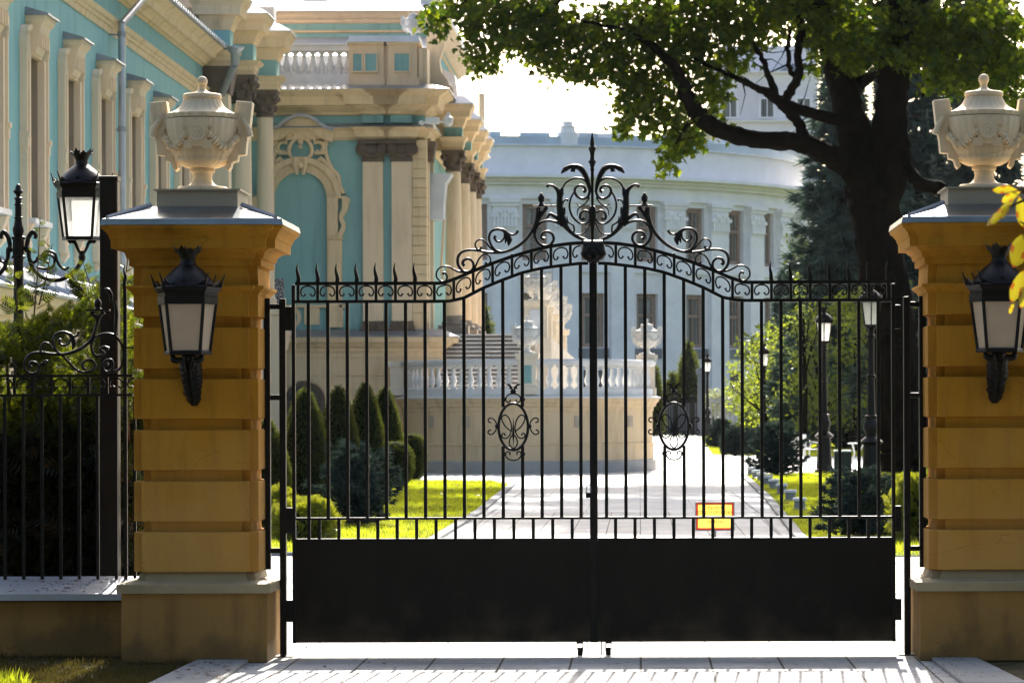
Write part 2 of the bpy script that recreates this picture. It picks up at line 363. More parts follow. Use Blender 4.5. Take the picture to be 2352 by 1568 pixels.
# ---------------------------------------------------------------- foliage helpers (numpy)
def np_obj(name, V, F, m, parent=None):
    off = np.array(rootloc(parent) if parent is not None else (0,0,0))
    me = bpy.data.meshes.new(name); V = np.asarray(V, dtype=np.float32)-off.astype(np.float32); F = np.asarray(F, dtype=np.int32)
    me.vertices.add(len(V)); me.vertices.foreach_set('co', V.ravel())
    me.loops.add(F.size); me.loops.foreach_set('vertex_index', F.ravel())
    me.polygons.add(len(F)); k = F.shape[1]
    me.polygons.foreach_set('loop_start', np.arange(0, F.size, k, dtype=np.int32))
    me.update(calc_edges=True); me.validate()
    me.materials.append(m)
    o = bpy.data.objects.new(name, me); _link(o, parent); return o
def unit(a): return a/np.maximum(np.linalg.norm(a, axis=-1, keepdims=True), 1e-9)
def scatter(P, D, S, tv, tf, up=None, jitter=1.0):
    """copies of a template (growing along +Y, facing +Z) at P, pointing along D, scaled S"""
    n = len(P); D = unit(D); R = RNG.normal(size=(n,3))*jitter
    if up is not None: R = R + np.asarray(up)
    X = unit(np.cross(D, R)); Z = np.cross(X, D)
    T = np.asarray(tv)[None]*np.asarray(S)[:,None,None]
    V = P[:,None]+T[...,0:1]*X[:,None]+T[...,1:2]*D[:,None]+T[...,2:3]*Z[:,None]
    k = len(tv); F = (np.asarray(tf)[None]+(np.arange(n)*k)[:,None,None]).reshape(-1, 3)
    return V.reshape(-1,3), F
def T_maple():
    a = [(0,-.05),(.22,.02),(.48,-.02),(.30,.22),(.52,.46),(.24,.44),(.20,.62),(0,.95),(-.20,.62),(-.24,.44),(-.52,.46),(-.30,.22),(-.48,-.02),(-.22,.02)]
    tv = [(0,.3,.06)]+[(x,y,-abs(x)*.25) for x,y in a]
    return tv, [(0,i,i%14+1) for i in range(1,15)]
def T_tuft(n=9, w=.10, spread=.55):
    tv = []; tf = []
    for i in range(n):
        a = 2*PI*i/n; s = spread*(.6+.4*((i*7)%3)/2); y0 = .35*((i*5)%n)/n
        dx, dz = math.cos(a)*s, math.sin(a)*s; px, pz = -math.sin(a)*w, math.cos(a)*w
        b = len(tv); tv += [(px,y0,pz),(-px,y0,-pz),(dx,y0+.62,dz)]; tf.append((b,b+1,b+2))
    b = len(tv); tv += [(w*.8,0,0),(-w*.8,0,0),(0,1.1,0),(0,0,w*.8),(0,0,-w*.8)]; tf += [(b,b+1,b+2),(b+3,b+4,b+2)]
    return tv, tf
def T_spray(n=5):
    tv = [(-.03,0,0),(.03,0,0),(0,1.0,-.08)]; tf = [(0,1,2)]
    for i in range(n):
        y = .12+.75*i/n; l = .42*(1-.55*i/n)
        for s in (-1,1):
            b = len(tv); tv += [(0,y,0),(s*.02,y+.10,0),(s*l,y+l*.75,-.10*l),(s*l*.55,y+l*.25,-.03)]
            tf += [(b,b+3,b+2),(b,b+2,b+1)]
    return tv, tf
def T_oval():
    tv = [(0,0,0),(.24,.3,.04),(.26,.6,.04),(0,1,0),(-.26,.6,.04),(-.24,.3,.04)]
    return tv, [(0,1,2),(0,2,3),(0,3,4),(0,4,5)]
def T_blade():
    tv = []; tf = []
    for dx, lean, h in ((-.35,-.4,.8),(0,.1,1.0),(.35,.45,.75),(.1,-.15,.6)):
        b = len(tv); tv += [(dx-.07,0,0),(dx+.07,0,0),(dx+lean,h,.15*lean)]; tf.append((b,b+1,b+2))
    return tv, tf
MAPLE, TUFT, SPRAY, OVAL, BLADE = T_maple(), T_tuft(), T_spray(), T_oval(), T_blade()
def in_poly(P, poly):
    x, y = P[:,0], P[:,1]; r = np.zeros(len(P), bool); n = len(poly)
    for i in range(n):
        x0,y0 = poly[i]; x1,y1 = poly[(i+1)%n]
        c = ((y0>y)!=(y1>y)) & (x < (x1-x0)*(y-y0)/((y1-y0) or 1e-9)+x0); r ^= c
    return r
def limb(mb, pts, seg=10, wob=.0, rough=.07):
    P = cat([p[:4] for p in pts], 7)
    mb.tube([(p[0]+random.uniform(-wob,wob),p[1],p[2]) for p in P], [max(.004,p[3]*random.uniform(.93,1.07)) for p in P], seg, rough=rough)
# ================================================================ ground
LAWN_L = [(-9.6,42.5),(-3.12,42.5),(-3.05,60),(-3.3,82),(-3.9,85.5),(-7.5,88),(-9.6,88)]
LAWN_R = [gnd(1880,1280), gnd(1850,1232), gnd(1775,1145), gnd(1716,1093), (4.6,94.5), (16,94.5), (16,42.0)]
LAWN_F = [gnd(1610,1006), gnd(1637,1044), gnd(1722,1047), (9,150), (9,215)]
LAWN_G = [(6.4,128),(24,128),(24,260),(11.5,260)]
g = MB().add([(-640,-85,-.02),(640,-85,-.02),(640,950,-.02),(-640,950,-.02)], [(0,1,2,3)]).build('ground', MT['earth']); struct(g)
def sheet(name, poly, z, m):
    return struct(MB().add([(x,y,z) for x,y in poly],[tuple(range(len(poly)))]).build(name, m))
sheet('road', [(-60,-30),(60,-30),(60,20.2),(-60,20.2)], -.012, mat('asphalt', (.05,.05,.052), .85, .2, 6, .4, 80, spec=.2))
sheet('driveway', [(-3.35,20.0),(2.45,20.0),(2.45,24.4),(2.66,24.4),(2.66,26.2),(16,26.2),(16,60),(-11.5,60),(-11.5,26.2),(-3.35,26.2)], 0, MT['pave'])
sheet('plaza', [(-11.5,60.004),(16,60.004),(24,128),(24,240),(-14,240),(-14,60.004)], 0, MT['paveback'])
sheet('lawn_left', LAWN_L, .012, MT['lawn']); sheet('lawn_right', LAWN_R, .012, MT['lawn'])
sheet('lawn_far', LAWN_F, .012, MT['lawn']); sheet('lawn_park', LAWN_G, .012, MT['lawn'])
sheet('soil_left', [(-14,20.2),(-3.3,20.2),(-3.3,25.3),(-14,25.3)], -.006, MT['soil'])
sheet('soil_right', [(2.45,20.2),(12,20.2),(12,25.5),(2.66,25.5),(2.66,24.4),(2.45,24.4)], -.006, MT['soil'])
sheet('hedge_bed', [(-12,25.6),(-3.4,25.6),(-3.4,31),(-12,31)], .006, MT['soil'])
# kerbs along the lawns
def kerb_line(name, pts, w, h):
    m = MB()
    rs = []
    for i, p in enumerate(pts):
        a, b = pts[max(i-1,0)], pts[min(i+1,len(pts)-1)]
        d = (Vector(b)-Vector(a)).normalized(); nx, ny = -d.y*w/2, d.x*w/2
        rs.append([(p[0]+nx,p[1]+ny,-.01),(p[0]+nx,p[1]+ny,h),(p[0]-nx,p[1]-ny,h),(p[0]-nx,p[1]-ny,-.01)])
    return struct(m.loft(rs).build(name, MT['kerb']))
kerb_line('kerb_left', [(-9.6,42.35),(-2.98,42.35),(-2.95,60),(-3.2,82.2)], .16, .05)
kerb_line('kerb_right', [(2.30,42.0)]+[(x-.12,y) for x,y in [gnd(1850,1232), gnd(1775,1145), gnd(1716,1093)]], .16, .05)
kerb_line('drain_joint', [gnd(1062,1237), gnd(1120,1180), gnd(1215,1118)], .05, .004)
kerb_line('drain_joint_right', [gnd(1800,1237), gnd(1745,1180), gnd(1680,1130)], .05, .004)
# flat stone kerb slabs running from the pier feet towards the camera
def kslab(name, pp):
    q = [gnd(*p) for p in pp]
    return struct(MB().slab(q, -.01, .028).build(name, MT['kerb'], bevel=.012))
kslab('kerb_slab_left', [(462,1512),(572,1517),(485,1578),(325,1578)])
kslab('kerb_slab_right', [(2128,1511),(2228,1511),(2362,1578),(2212,1578)])

# ================================================================ gate piers
U = 1/307.0
def yz(py): return EYE+(940-py+3)*U
PIER_Y = 24.93
def pier(cx, label):
    t = thing('gate_pier', label, 'gate pillar', (cx, PIER_Y, 0), 'ochre gate pillars')
    h = .543
    MB().bbox(cx-h, cx+h, PIER_Y-h, PIER_Y+h, 0, yz(1361), .006).build('plinth', MT['ochrebase'], t)
    MB().prof(cx-h-.03, cx+h+.03, PIER_Y-h-.03, PIER_Y+h+.03, [(yz(1361),0),(yz(1342),.003),(yz(1340),0),(yz(1334),-.12)]).build('coping', MT['coping'], t)
    MB().cruci(cx, PIER_Y, [(yz(1337), .45),(yz(1319),.43),(yz(1313),.415)], .06).build('base_course', MT['coping'], t)
    prof = []; a, r = 143.5*U, 124*U
    blocks = [(1313.6,1222),(1197.5,1105.5),(1079.5,987.5),(961,870),(845,752)]
    for lo, hi in blocks:
        c = 1.6
        prof += [(yz(lo),a-.004),(yz(lo-c),a),(yz(hi+c),a),(yz(hi),a-.004),(yz(hi-.4),r)]
        prof += [(yz(hi-24),r)]
    prof[-1] = (yz(727),r)
    prof += [(yz(725.5),a),(yz(676),a)]
    prof += [(yz(675),a+2*U),(yz(670),a+4*U),(yz(666),a+9*U),(yz(661),a+15*U),(yz(656),a+15*U),(yz(654),a+1*U)]
    prof += [(yz(610),a-1*U)]
    MB().cruci(cx, PIER_Y, prof, .066).build('shaft', MT['ochre'], t)
    k = 152*U
    cor = [(yz(610),k),(yz(594),k),(yz(593),k+5*U),(yz(589),k+6*U),(yz(580),k+9*U),(yz(574),k+18*U),(yz(571.5),k+21*U),(yz(571),k+36*U),
           (yz(550),k+37*U),(yz(549),k+39*U),(yz(541),k+41*U),(yz(532),k+48*U),(yz(526),k+55*U),(yz(519),k+56*U)]
    MB().cruci(cx, PIER_Y, cor, .066).build('cornice', MT['ochre'], t)
    e = 206*U
    MB().cruci(cx, PIER_Y, [(yz(520),e-.03),(yz(518.5),e+.012),(yz(505),e),(yz(504),e-.004),(yz(472),.36),(yz(470),.33)], .05).build('sheet_roof', MT['capmetal'], t)
    m = MB()
    for sx in (-1,1):
        for sy in (-1,1):
            m.tube([(cx+sx*(e-.045), PIER_Y+sy*(e-.045), yz(504)+.006),(cx+sx*.345, PIER_Y+sy*.345, yz(471)+.01)], .021, 6)
            m.build('roof_seam', MT['zincd'], t); m = MB()
    MB().prof(cx-.305, cx+.305, PIER_Y-.305, PIER_Y+.305, [(yz(477),0),(yz(434),0),(yz(433.5),.022),(yz(430),.022)]).build('urn_block', MT['urnblock'], t)
    return t
XL, XR = -3.335, 2.632
pier(XL, 'ochre gate pillar left of the gate, standing wholly in view')
pier(XR, 'ochre gate pillar right of the gate, cut by the photo edge')

# ================================================================ urns
Z = .000638
def make_urn():
    t = thing('stone_urn', 'x', 'urn', (0,0,0), 'lidded stone urns')
    z = lambda v: (1445-v)*Z
    MB().lathe(0,0,[(0,295*Z),(z(1432),304*Z),(z(1405),300*Z),(z(1388),282*Z),(z(1382),215*Z),(z(1368),160*Z),(z(1320),120*Z),(z(1270),112*Z),(z(1222),124*Z),(z(1212),145*Z),(z(1185),147*Z),(z(1168),138*Z)],32).build('foot', MT['urn'], t, True)
    body = [(z(1168),150*Z),(z(1160),200*Z),(z(1130),262*Z),(z(1085),330*Z),(z(1078),334*Z),(z(1038),338*Z),(z(1030),350*Z),(z(960),385*Z),(z(860),408*Z),(z(700),432*Z),(z(596),442*Z),(z(590),438*Z)]
    MB().lathe(0,0,body,112,28,.014).build('bowl', MT['urn'], t, True)
    lid = [(z(578),425*Z),(z(572),428*Z),(z(524),428*Z),(z(516),405*Z),(z(505),372*Z),(z(470),305*Z),(z(430),262*Z),(z(380),232*Z),(z(335),214*Z)]
    MB().lathe(0,0,lid,96,24,.022).build('lid', MT['urn'], t, True)
    MB().lathe(0,0,[(z(590),380*Z),(z(577),380*Z)],32).build('lid_seat', MT['urn'], t)
    MB().lathe(0,0,[(z(336),222*Z),(z(328),232*Z),(z(290),232*Z),(z(278),215*Z),(z(268),130*Z),(z(250),70*Z),(z(225),44*Z),(z(195),42*Z),(z(185),48*Z)]
        +[(z(130+65*math.cos(a)), max(65*Z*math.sin(a),1e-3)) for a in np.linspace(.75,PI,12)],28).build('knob', MT['urn'], t, True)
    c = 650
    hp = [(1068,366),(1262,386),(1228,690),(1190,870),(1178,1012),(1086,1020),(1080,1085),(1035,1092),(1010,1112),(998,1165),(968,1205),(932,1172),(1000,1000),(1085,720),(1042,532)]
    for s in (-1,1):
        hd = MB().prism([(s*(x-c)*Z, z(y)) for x,y in hp], -.062, .062).build('handle', MT['urn'], t, bevel=.005)
        ip = [(1105,418),(1205,430),(1178,640),(1120,600)]
        MB().prism([(s*(x-c)*Z, z(y)) for x,y in ip], -.067, .067).build('handle_panel', MT['urn'], hd)
    def rad(v):
        return float(np.interp(z(v), [p[0] for p in body], [p[1] for p in body]))
    gp = [(95,770),(150,775),(200,850),(260,930),(330,925),(400,860),(460,800),(520,775)]
    for s in (-1,1):
        pts = []; rr = []
        for i, p in enumerate(cat(gp, 8)):
            x = s*((p[0]-595)*Z); r = rad(p[1])+.012
            x = max(-r*.985, min(r*.985, x)); y = -math.sqrt(max(r*r-x*x, 0)); 
            pts.append((x, y, z(p[1]))); rr.append((.022+.012*math.sin(i*.35)**2)*(1+.25*math.sin(i*2.1)))
        MB().tube(pts, rr, 8).build('garland', MT['urn'], t, True)
        fp = []
        for i, p in enumerate(cat([(70,800),(95,700),(160,590)], 8)):
            x = s*((p[0]-650)*Z); fp.append((x, -.075, z(p[1])))
        MB().tube(fp, lerpr([.03,.026,.016], len(fp)), 8).build('garland', MT['urn'], t, True)
    # cross plate and rosette on the belly
    m = MB()
    for bx0,bx1,by0,by1 in ((-160,-50,600,700),(45,160,600,700),(-50,45,625,720),(-120,120,700,860),(-170,-60,860,955),(60,170,860,955),(-60,60,850,930)):
        ring = []
        for v in (by1,by0):
            for q in np.linspace(bx0,bx1,4):
                r = rad(v)+.034; x = q*Z; ring.append((x,-math.sqrt(r*r-x*x),z(v)))
        a, b = ring[:4], ring[4:]
        vs = a+b+[(p[0],p[1]+.03,p[2]) for p in a+b]
        m.add(vs, [(0,1,5,4),(1,2,6,5),(2,3,7,6),(0,4,12,8),(3,11,15,7),(4,5,13,12),(5,6,14,13),(6,7,15,14),(0,8,9,1),(1,9,10,2),(2,10,11,3)])
    m.build('cross_plate', MT['urn'], t)
    rp = MB().lathe(0,0,[(0,.062),(.012,.062),(.016,.056),(.012,.05),(.010,.036),(.016,.032),(.016,.022),(.010,.018),(.018,.012),(.02,.003)],24)
    rp.xf(Matrix.Translation((0,-rad(780)-.034,z(780))) @ Matrix.Rotation(PI/2,4,'X')).build('rosette', MT['urn'], t, True)
    return t
URN = make_urn()
URN['label'] = 'weathered lidded stone urn on top of the left gate pillar'; URN.location = (XL, PIER_Y, yz(430))
dup(URN, (XR, PIER_Y, yz(430)), 'weathered lidded stone urn on top of the right gate pillar')

# ================================================================ lanterns
def hexring(w, f, d, z, cx=0, cy=0):
    return [(cx-f,cy-d,z),(cx+f,cy-d,z),(cx+w,cy,z),(cx+f,cy+d,z),(cx-f,cy+d,z),(cx-w,cy,z)]
def crown_leaves(mb, rx, ry, z, h, n, w):
    for i in range(n):
        a = 2*PI*i/n; c, s = math.cos(a), math.sin(a)
        hh = h*(1.0 if i % 2 else .62)
        p = lambda o, q, zz: (c*(rx+o)-s*q, s*(ry+o)+c*q, z+zz)
        mb.add([p(0,-w,0),p(0,w,0),p(.010,w*1.25,hh*.35),p(.018,w*.5,hh*.62),p(.03,0,hh),p(.018,-w*.5,hh*.62),p(.010,-w*1.25,hh*.35),p(-.008,0,0),p(-.0,0,hh*.5)],
               [(0,1,2,3,4,5,6),(8,7,1,2),(8,7,0,6),(8,2,3,4),(8,6,5,4)])
def lantern(t, s, zb, wallglass):
    """six-sided lantern head, s = metres per measured unit, zb = height of the glass foot"""
    zz = lambda v: zb+(1020-v)*s
    W0,F0,D0 = 250*s,163*s,190*s; W1,F1,D1 = 190*s,125*s,148*s
    gl = MB().loft([hexring(W1,F1,D1,zz(1018)), hexring(W0,F0,D0,zz(560))], cap=False).build('glass_pane', MT[wallglass], t)
    m = MB(); A = hexring(W1+.004,F1+.003,D1+.003,zz(1022)); B = hexring(W0+.004,F0+.003,D0+.003,zz(556))
    for a, b in zip(A,B): m.tube([a,b], .0135, 6)
    for q in (A,):
        for i in range(6): m.tube([q[i],q[(i+1)%6]], .013, 6)
    m.build('glazing_frame', MT['iron'], t)
    MB().loft([hexring(W1+.018,F1+.012,D1+.012,zz(1046)), hexring(W1+.018,F1+.012,D1+.012,zz(1024)), hexring(W1,F1,D1,zz(1022))]).build('base_plate', MT['iron'], t)
    rings = []
    for v,w in ((562,252),(600,262),(596,268),(535,272),(530,262),(500,266),(480,285),(455,300),(448,300),(440,285)):
        k = w*s; rings.append(hexring(k,k*.66,k*.77,zz(v)))
    MB().loft(rings).build('cornice', MT['iron'], t)
    m = MB(); crown_leaves(m, .222*s/.00083, .176*s/.00083, zz(462), 88*s, 20, 56*s)
    for sx in (-1,1):
        for sy in (-1,1):
            m.tube([(sx*290*s*.62, sy*290*s*.75, zz(450)),(sx*330*s*.66, sy*330*s*.75, zz(325))], [.010,.004], 5)
        m.tube([(sx*290*s,0,zz(450)),(sx*330*s,0,zz(330))], [.012,.004], 5)
    m.build('leaf_gallery', MT['iron'], t)
    MB().lathe(0,0,[(zz(445),252*s),(zz(400),232*s),(zz(370),212*s),(zz(330),178*s),(zz(290),134*s),(zz(262),98*s),(zz(245),78*s)],28).build('dome', MT['iron'], t, True)
    MB().lathe(0,0,[(zz(246),80*s),(zz(236),72*s),(zz(200),64*s),(zz(188),68*s),(zz(165),78*s),(zz(140),98*s),(zz(120),108*s),(zz(118),96*s)],20).build('neck', MT['iron'], t, True)
    m = MB(); crown_leaves(m, 100*s, 100*s, zz(140), 72*s, 10, 30*s); m.build('crown', MT['iron'], t)
SW = .258/311.2
def make_wall_lantern():
    t = thing('wall_lantern', 'x', 'wall lantern', (0,0,0), 'black wall lanterns')
    s = SW; lantern(t, s, 0, 'frostwall')
    zz = lambda v: (1020-v)*s
    back = .36
    # acanthus corbel on the wall, sheet tongue reaching under the lantern
    m = MB(); rings = []
    for v, hw, yf in ((1030,55,.02),(1060,62,.00),(1100,68,.03),(1120,82,.07),(1160,88,.10),(1210,86,.13),(1260,84,.16),(1275,92,.17),(1330,78,.20),(1380,72,.235),(1400,70,.24),(1440,58,.275),(1475,46,.295),(1500,26,.315)):
        q = hw*s; rings.append([(-q,yf+.03,zz(v)),(-q*.5,yf,zz(v)),(0,yf-.012,zz(v)),(q*.5,yf,zz(v)),(q,yf+.03,zz(v)),(q*.8,back,zz(v)),(-q*.8,back,zz(v))])
    m.loft(rings).build('corbel', MT['iron'], t)
    for sx in (-1,1):
        m = MB()
        for k, (v, hw, yf) in enumerate(((1120,80,.06),(1160,90,.09),(1210,88,.12),(1260,88,.15),(1320,80,.19),(1375,76,.22),(1430,60,.26))):
            x = sx*hw*s
            w1 = 1.06+.10*((k*3+(sx>0))%4)/3
            m.add([(x*.3,yf-.01,zz(v-30)),(x*.95,yf+.02,zz(v-26)),(x*w1,yf+.03,zz(v-2)),(x*(w1-.02),yf+.035,zz(v+10)),(x*.92,yf+.03,zz(v+36)),(x*.3,yf-.012,zz(v+34)),(x*.7,yf-.02,zz(v))], [(0,1,6),(1,2,6),(2,3,6),(3,4,6),(4,5,6),(5,0,6)])
        m.build('acanthus_leaf', MT['iron'], t)
    for sx in (-1,1):
        p = cat([(sx*130*s,-.03,zz(1050)),(sx*120*s,-.05,zz(1085)),(sx*85*s,-.045,zz(1098)),(sx*62*s,-.03,zz(1085)),(sx*45*s,.0,zz(1120)),(sx*30*s,.05,zz(1200))],5)
        MB().tube(p, lerpr([.014,.026,.024,.016,.016,.012], len(p)), 8).build('bracket_arm', MT['iron'], t, True)
    return t
WLN = make_wall_lantern()
WLN['label'] = 'black crowned wall lantern on the left gate pillar'; WLN.location = (XL, 24.10, Pz(808,24.1,431))
dup(WLN, (2.655, 24.10, Pz(802,24.1,2298)), 'black crowned wall lantern on the right gate pillar, partly behind yellow leaves')

# ================================================================ gate
GY = 25.0
def G(px, py): p = at(px, py, GY); return (p[0], p[2])
def up_y(x):
    return float(np.interp(abs(x-1363.2), [0,54,100,147,187,233,280,310,345], [557,559.5,566,577.5,589,605,623.5,637,649.5])) 
def lo_y(x):
    return float(np.interp(abs(x-1363.2), [0,30,74,119,163,207,253,297,328,350], [604.5,605,610,616,626,642,661,683.5,690.5,691]))
def cz(p): return (978.4+.2340*p[0], 291.6+.2340*p[1])
CS = .234/300
def mirror(x): return 2*1362.6-x
GB = []
def gate_leaf(side, label):
    lf = side < 0
    t = thing('gate_leaf', label, 'gate leaf', (G(675 if lf else 2057,1500)[0], GY, 0), 'ornate gate leaves')
    fx = (lambda x: x) if lf else mirror
    off = 0 if lf else 1.4
    X = lambda x: Px(fx(x)+off, GY)
    Zp = lambda py, x=1363: Pz(py, GY, 1363)
    def bx(name, x0, x1, y0, y1, d=.018, m='iron', b=.003, yc=GY):
        return MB().box(X(x0),X(x1),yc-d,yc+d,Zp(y0),Zp(y1)).build(name, MT[m], t, bevel=b)
    bx('hinge_stile', 671, 679, 653, 1474, .022)
    bx('meeting_stile', 1354.5, 1363.1 if lf else 1361.2, 600, 1474, .024)
    if lf: MB().box(X(1359),X(1368),GY-.031,GY-.0245,Zp(604),Zp(1474)).build('cover_strip', MT['iron'], t)
    bx('bottom_rail', 679.2, 1354.3, 1186, 1191.5, .02)
    bx('panel_rail', 679.2, 1354.3, 1234.5, 1240, .022)
    kp = MB().box(X(672),X(1362),GY-.016,GY+.02,Zp(1240.2),Zp(1473)).build('kick_panel', MT['ironflat'], t)
    m = MB()
    for x0,x1 in ((684,1004),(1080,1345)):
        for (a,b,c,d) in ((x0,x1,1276,1278.5),(x0,x1,1452,1454.5),(x0,x0+2.5,1278.6,1451.9),(x1-2.5,x1,1278.6,1451.9)):
            m.box(X(a),X(b),GY-.0205,GY-.0162,Zp(c),Zp(d))
    m.build('panel_moulding', MT['ironflat'], kp)
    # long bars; two of them are interrupted by the medallion
    for k in range(15):
        x = 709+44.65*k; top = lo_y(x)+2
        m = MB(); w = 3.9
        if k in (10,11):
            m.box(X(x-w),X(x+w),GY-.013,GY+.013,Zp(top),Zp(934)); m.box(X(x-w),X(x+w),GY-.013,GY+.013,Zp(1023),Zp(1186))
        else: m.box(X(x-w),X(x+w),GY-.013,GY+.013,Zp(top),Zp(1186))
        m.build('bar', MT['iron'], t, bevel=.003)
    for k in range(14):
        x = 733+44.65*k
        bx('short_bar', x-3.8, x+3.8, 1191.6, 1234.4, .012)
    bx('short_bar', 709-3.8, 709+3.8, 1191.6, 1234.4, .012)
    for name, fn, w in (('arched_rail', up_y, .026),('frieze_rail', lo_y, .024)):
        xs = list(np.linspace(679.2, 1352 if lf else 1352, 60))
        pts = [(X(x), Zp(fn(x))) for x in xs]
        MB().ribbon(pts, w, GY-.022, GY+.022).build(name, MT['iron'], t)
    # frieze uprights and C scrolls
    n = 15
    for k in range(n):
        x = 686+44.65*k
        if k < 15 and x < 1345:
            bx('frieze_upright', x-3.3, x+3.3, up_y(x)+3, lo_y(x)-3, .012)
        pts = []
        if k == n-1: ctrl = [(16,22),(13,26),(8,25),(5.6,18),(9,10),(16,6),(24,5.2)]
        else: ctrl = [(16.5,21.5),(14,26),(8.5,25.5),(5.6,18.5),(8.5,10.5),(15,6.3),(22.3,5.2),(29.6,6.3),(36.1,10.5),(39,18.5),(36.1,25.5),(30.6,26),(28.1,21.5)]
        for p in cat(ctrl, 4):
            xx = x+p[0]; v = p[1]/39.0; yy = up_y(xx)+(lo_y(xx)-up_y(xx))*v
            pts.append((X(xx), GY, Zp(yy)))
        r = [.0068]*len(pts); r[0]=r[1]=.011
        if k < n-1: r[-1]=r[-2]=.011
        MB().tube(pts, r, 6).build('frieze_scroll', MT['iron'], t, True)
    for k in range(7):
        x = 686+44.65*k
        b = 650
        pts = [(X(x),Zp(b+3)),(X(x),Zp(b-4)),(X(x+.8 if lf else x-.8),Zp(b-12)),(X(x-1.2),Zp(b-22)),(X(x-3),Zp(b-31)),(X(x-2.6),Zp(b-39)),(X(x-1.2),Zp(b-48))]
        pts = cat(pts,4)
        if not lf: pts = [(2*X(x)-a,b_) for a,b_ in pts]
        MB().ribbon(pts, lerpr([.030,.030,.029,.024,.018,.011,.003],len(pts)), GY-.01, GY+.01).build('flame_spike', MT['iron'], t)
    # medallion
    mx = 1178.9; q = .1379
    P2 = lambda p: (X(mx+(p[0]-497)*q), GY, Zp(849.5+p[1]*q))
    s = q/300
    def sc(name, pts, r, mir=True, par=None, n=6):
        for sg in ((1,-1) if mir else (1,)):
            c = cat([(497+sg*(p[0]-497), p[1]) for p in pts], n)
            MB().tube([P2(p) for p in c], [x*s for x in lerpr(r,len(c))], 6).build(name, MT['iron'], par or t, True)
    pts = [(497+245*math.sin(a), 940-388*math.cos(a)) for a in np.linspace(0,2*PI,49)]
    ov = MB().tube([P2(p) for p in pts], 24*s, 8).build('medallion', MT['iron'], t, True)
    sc('medallion_scroll', [(470,1020),(380,950),(325,870),(302,800),(322,757),(370,745),(420,790),(455,870),(468,950),(460,1020),(430,1090),(380,1130),(330,1125),(302,1085),(320,1052),(350,1056),(360,1088)], 13, True, ov)
    sc('medallion_scroll', [(497,1065),(450,1120),(430,1190),(440,1250),(475,1290),(497,1295)], 13, True, ov)
    sc('medallion_scroll', [(130,870),(92,858),(80,822),(110,795),(160,805),(205,855),(222,925),(205,995),(160,1055),(110,1067),(75,1037),(90,1002),(125,995)], 13, True, ov)
    sc('medallion_scroll', [(450,488),(440,520),(400,528),(375,492),(385,440),(430,402),(497,388)], 13, True, ov)
    sc('medallion_scroll', [(435,1410),(438,1372),(403,1350),(370,1382),(375,1430),(420,1480),(497,1500)], 13, True, ov)
    sc('medallion_leaf', [(497,372),(478,320),(450,265),(410,237),(380,243)], [16,18,20,18,6], True, ov)
    sc('medallion_leaf', [(490,320),(455,300),(430,296)], [12,18,14], True, ov)
    MB().lathe(P2((497,0))[0], GY, [(P2((0,395))[2],30*s),(P2((0,370))[2],48*s),(P2((0,345))[2],50*s),(P2((0,325))[2],36*s)],10).build('medallion_cup', MT['iron'], ov, True)
    sc('medallion_spike', [(497,785),(497,900),(497,1050),(497,1150),(497,1250)], [2,10,24,12,2], False, ov)
    for yv in (485,1390):
        for xv in (340,660): MB().ball(P2((xv,yv)), 40*s, 8).build('medallion_collar', MT['iron'], ov, True)
    for xv in (230,764): MB().ball(P2((xv,930)), 42*s, 8).build('medallion_collar', MT['iron'], ov, True)
    # crest scrollwork, traced in a local frame
    def C3(p): a = cz(p); return (X(a[0]), GY, Zp(a[1]))
    def scr(name, pts, r, n=6, seg=8):
        c = cat(pts, n); return MB().tube([C3(p) for p in c], [x*CS for x in lerpr(r, len(c))], seg).build(name, MT['iron'], t, True)
    scr('crest_scroll', [(385,1357),(366,1335),(378,1302),(425,1290),(465,1325),(468,1380),(425,1418),(365,1408),(322,1350),(318,1280),(352,1228),(420,1205),(500,1207),(580,1222),(670,1232),(760,1226),(850,1198),(950,1135),(1030,1048),(1080,950),(1100,870),(1106,795)], [19,15,13,13,14,15,14,13,13,14,16,18,20,22])
    scr('crest_scroll', [(585,1328),(615,1345),(640,1308),(620,1258),(575,1247),(530,1285),(495,1355),(468,1415)], [14,9,8,9,9,10,11])
    scr('crest_scroll', [(163,1440),(188,1428),(212,1462),(196,1505),(150,1508),(108,1465),(115,1405),(160,1368),(222,1366),(280,1396),(340,1418),(410,1420)], [15,10,9,9,9,9,10,11,12])
    scr('crest_scroll', [(548,1172),(540,1196),(508,1195),(488,1155),(505,1115),(550,1101),(592,1128),(635,1180),(690,1215),(750,1226)], [14,9,9,9,9,10,11])
    scr('crest_scroll', [(690,1066),(678,1088),(700,1118),(738,1122),(770,1088),(775,1045)], [17,13,11,11,10,9])
    scr('crest_scroll', [(745,1224),(685,1203),(640,1145),(624,1080),(648,1022),(708,1000),(768,1014),(810,1042),(850,1056),(888,1046),(908,1016)], [12,12,12,12,13,15,17,14,11,12,16])
    scr('crest_leaf', [(770,1015),(800,1060),(822,1105),(815,1165)], [14,26,32,3])
    scr('crest_leaf', [(800,1070),(790,1105),(783,1142)], [12,14,3])
    bxr = MB().box(C3((1058,0))[0], C3((1292,0))[0], GY-.028, GY+.028, Zp(cz((0,783))[1]), Zp(cz((0,768))[1])).build('finial_shelf', MT['iron'], t, bevel=.003)
    xf = C3((1138,0))[0]; zf = lambda v: Zp(cz((0,v))[1])
    MB().lathe(xf, GY, [(zf(770),44*CS),(zf(755),30*CS),(zf(742),18*CS),(zf(735),20*CS),(zf(725),32*CS),(zf(712),30*CS),(zf(705),36*CS),(zf(690),34*CS),(zf(684),30*CS),(zf(672),26*CS),(zf(664),20*CS),(zf(660),12*CS),(zf(655),16*CS),(zf(648),10*CS),(zf(645),3*CS)],14).build('pineapple_finial', MT['iron'], t, True)
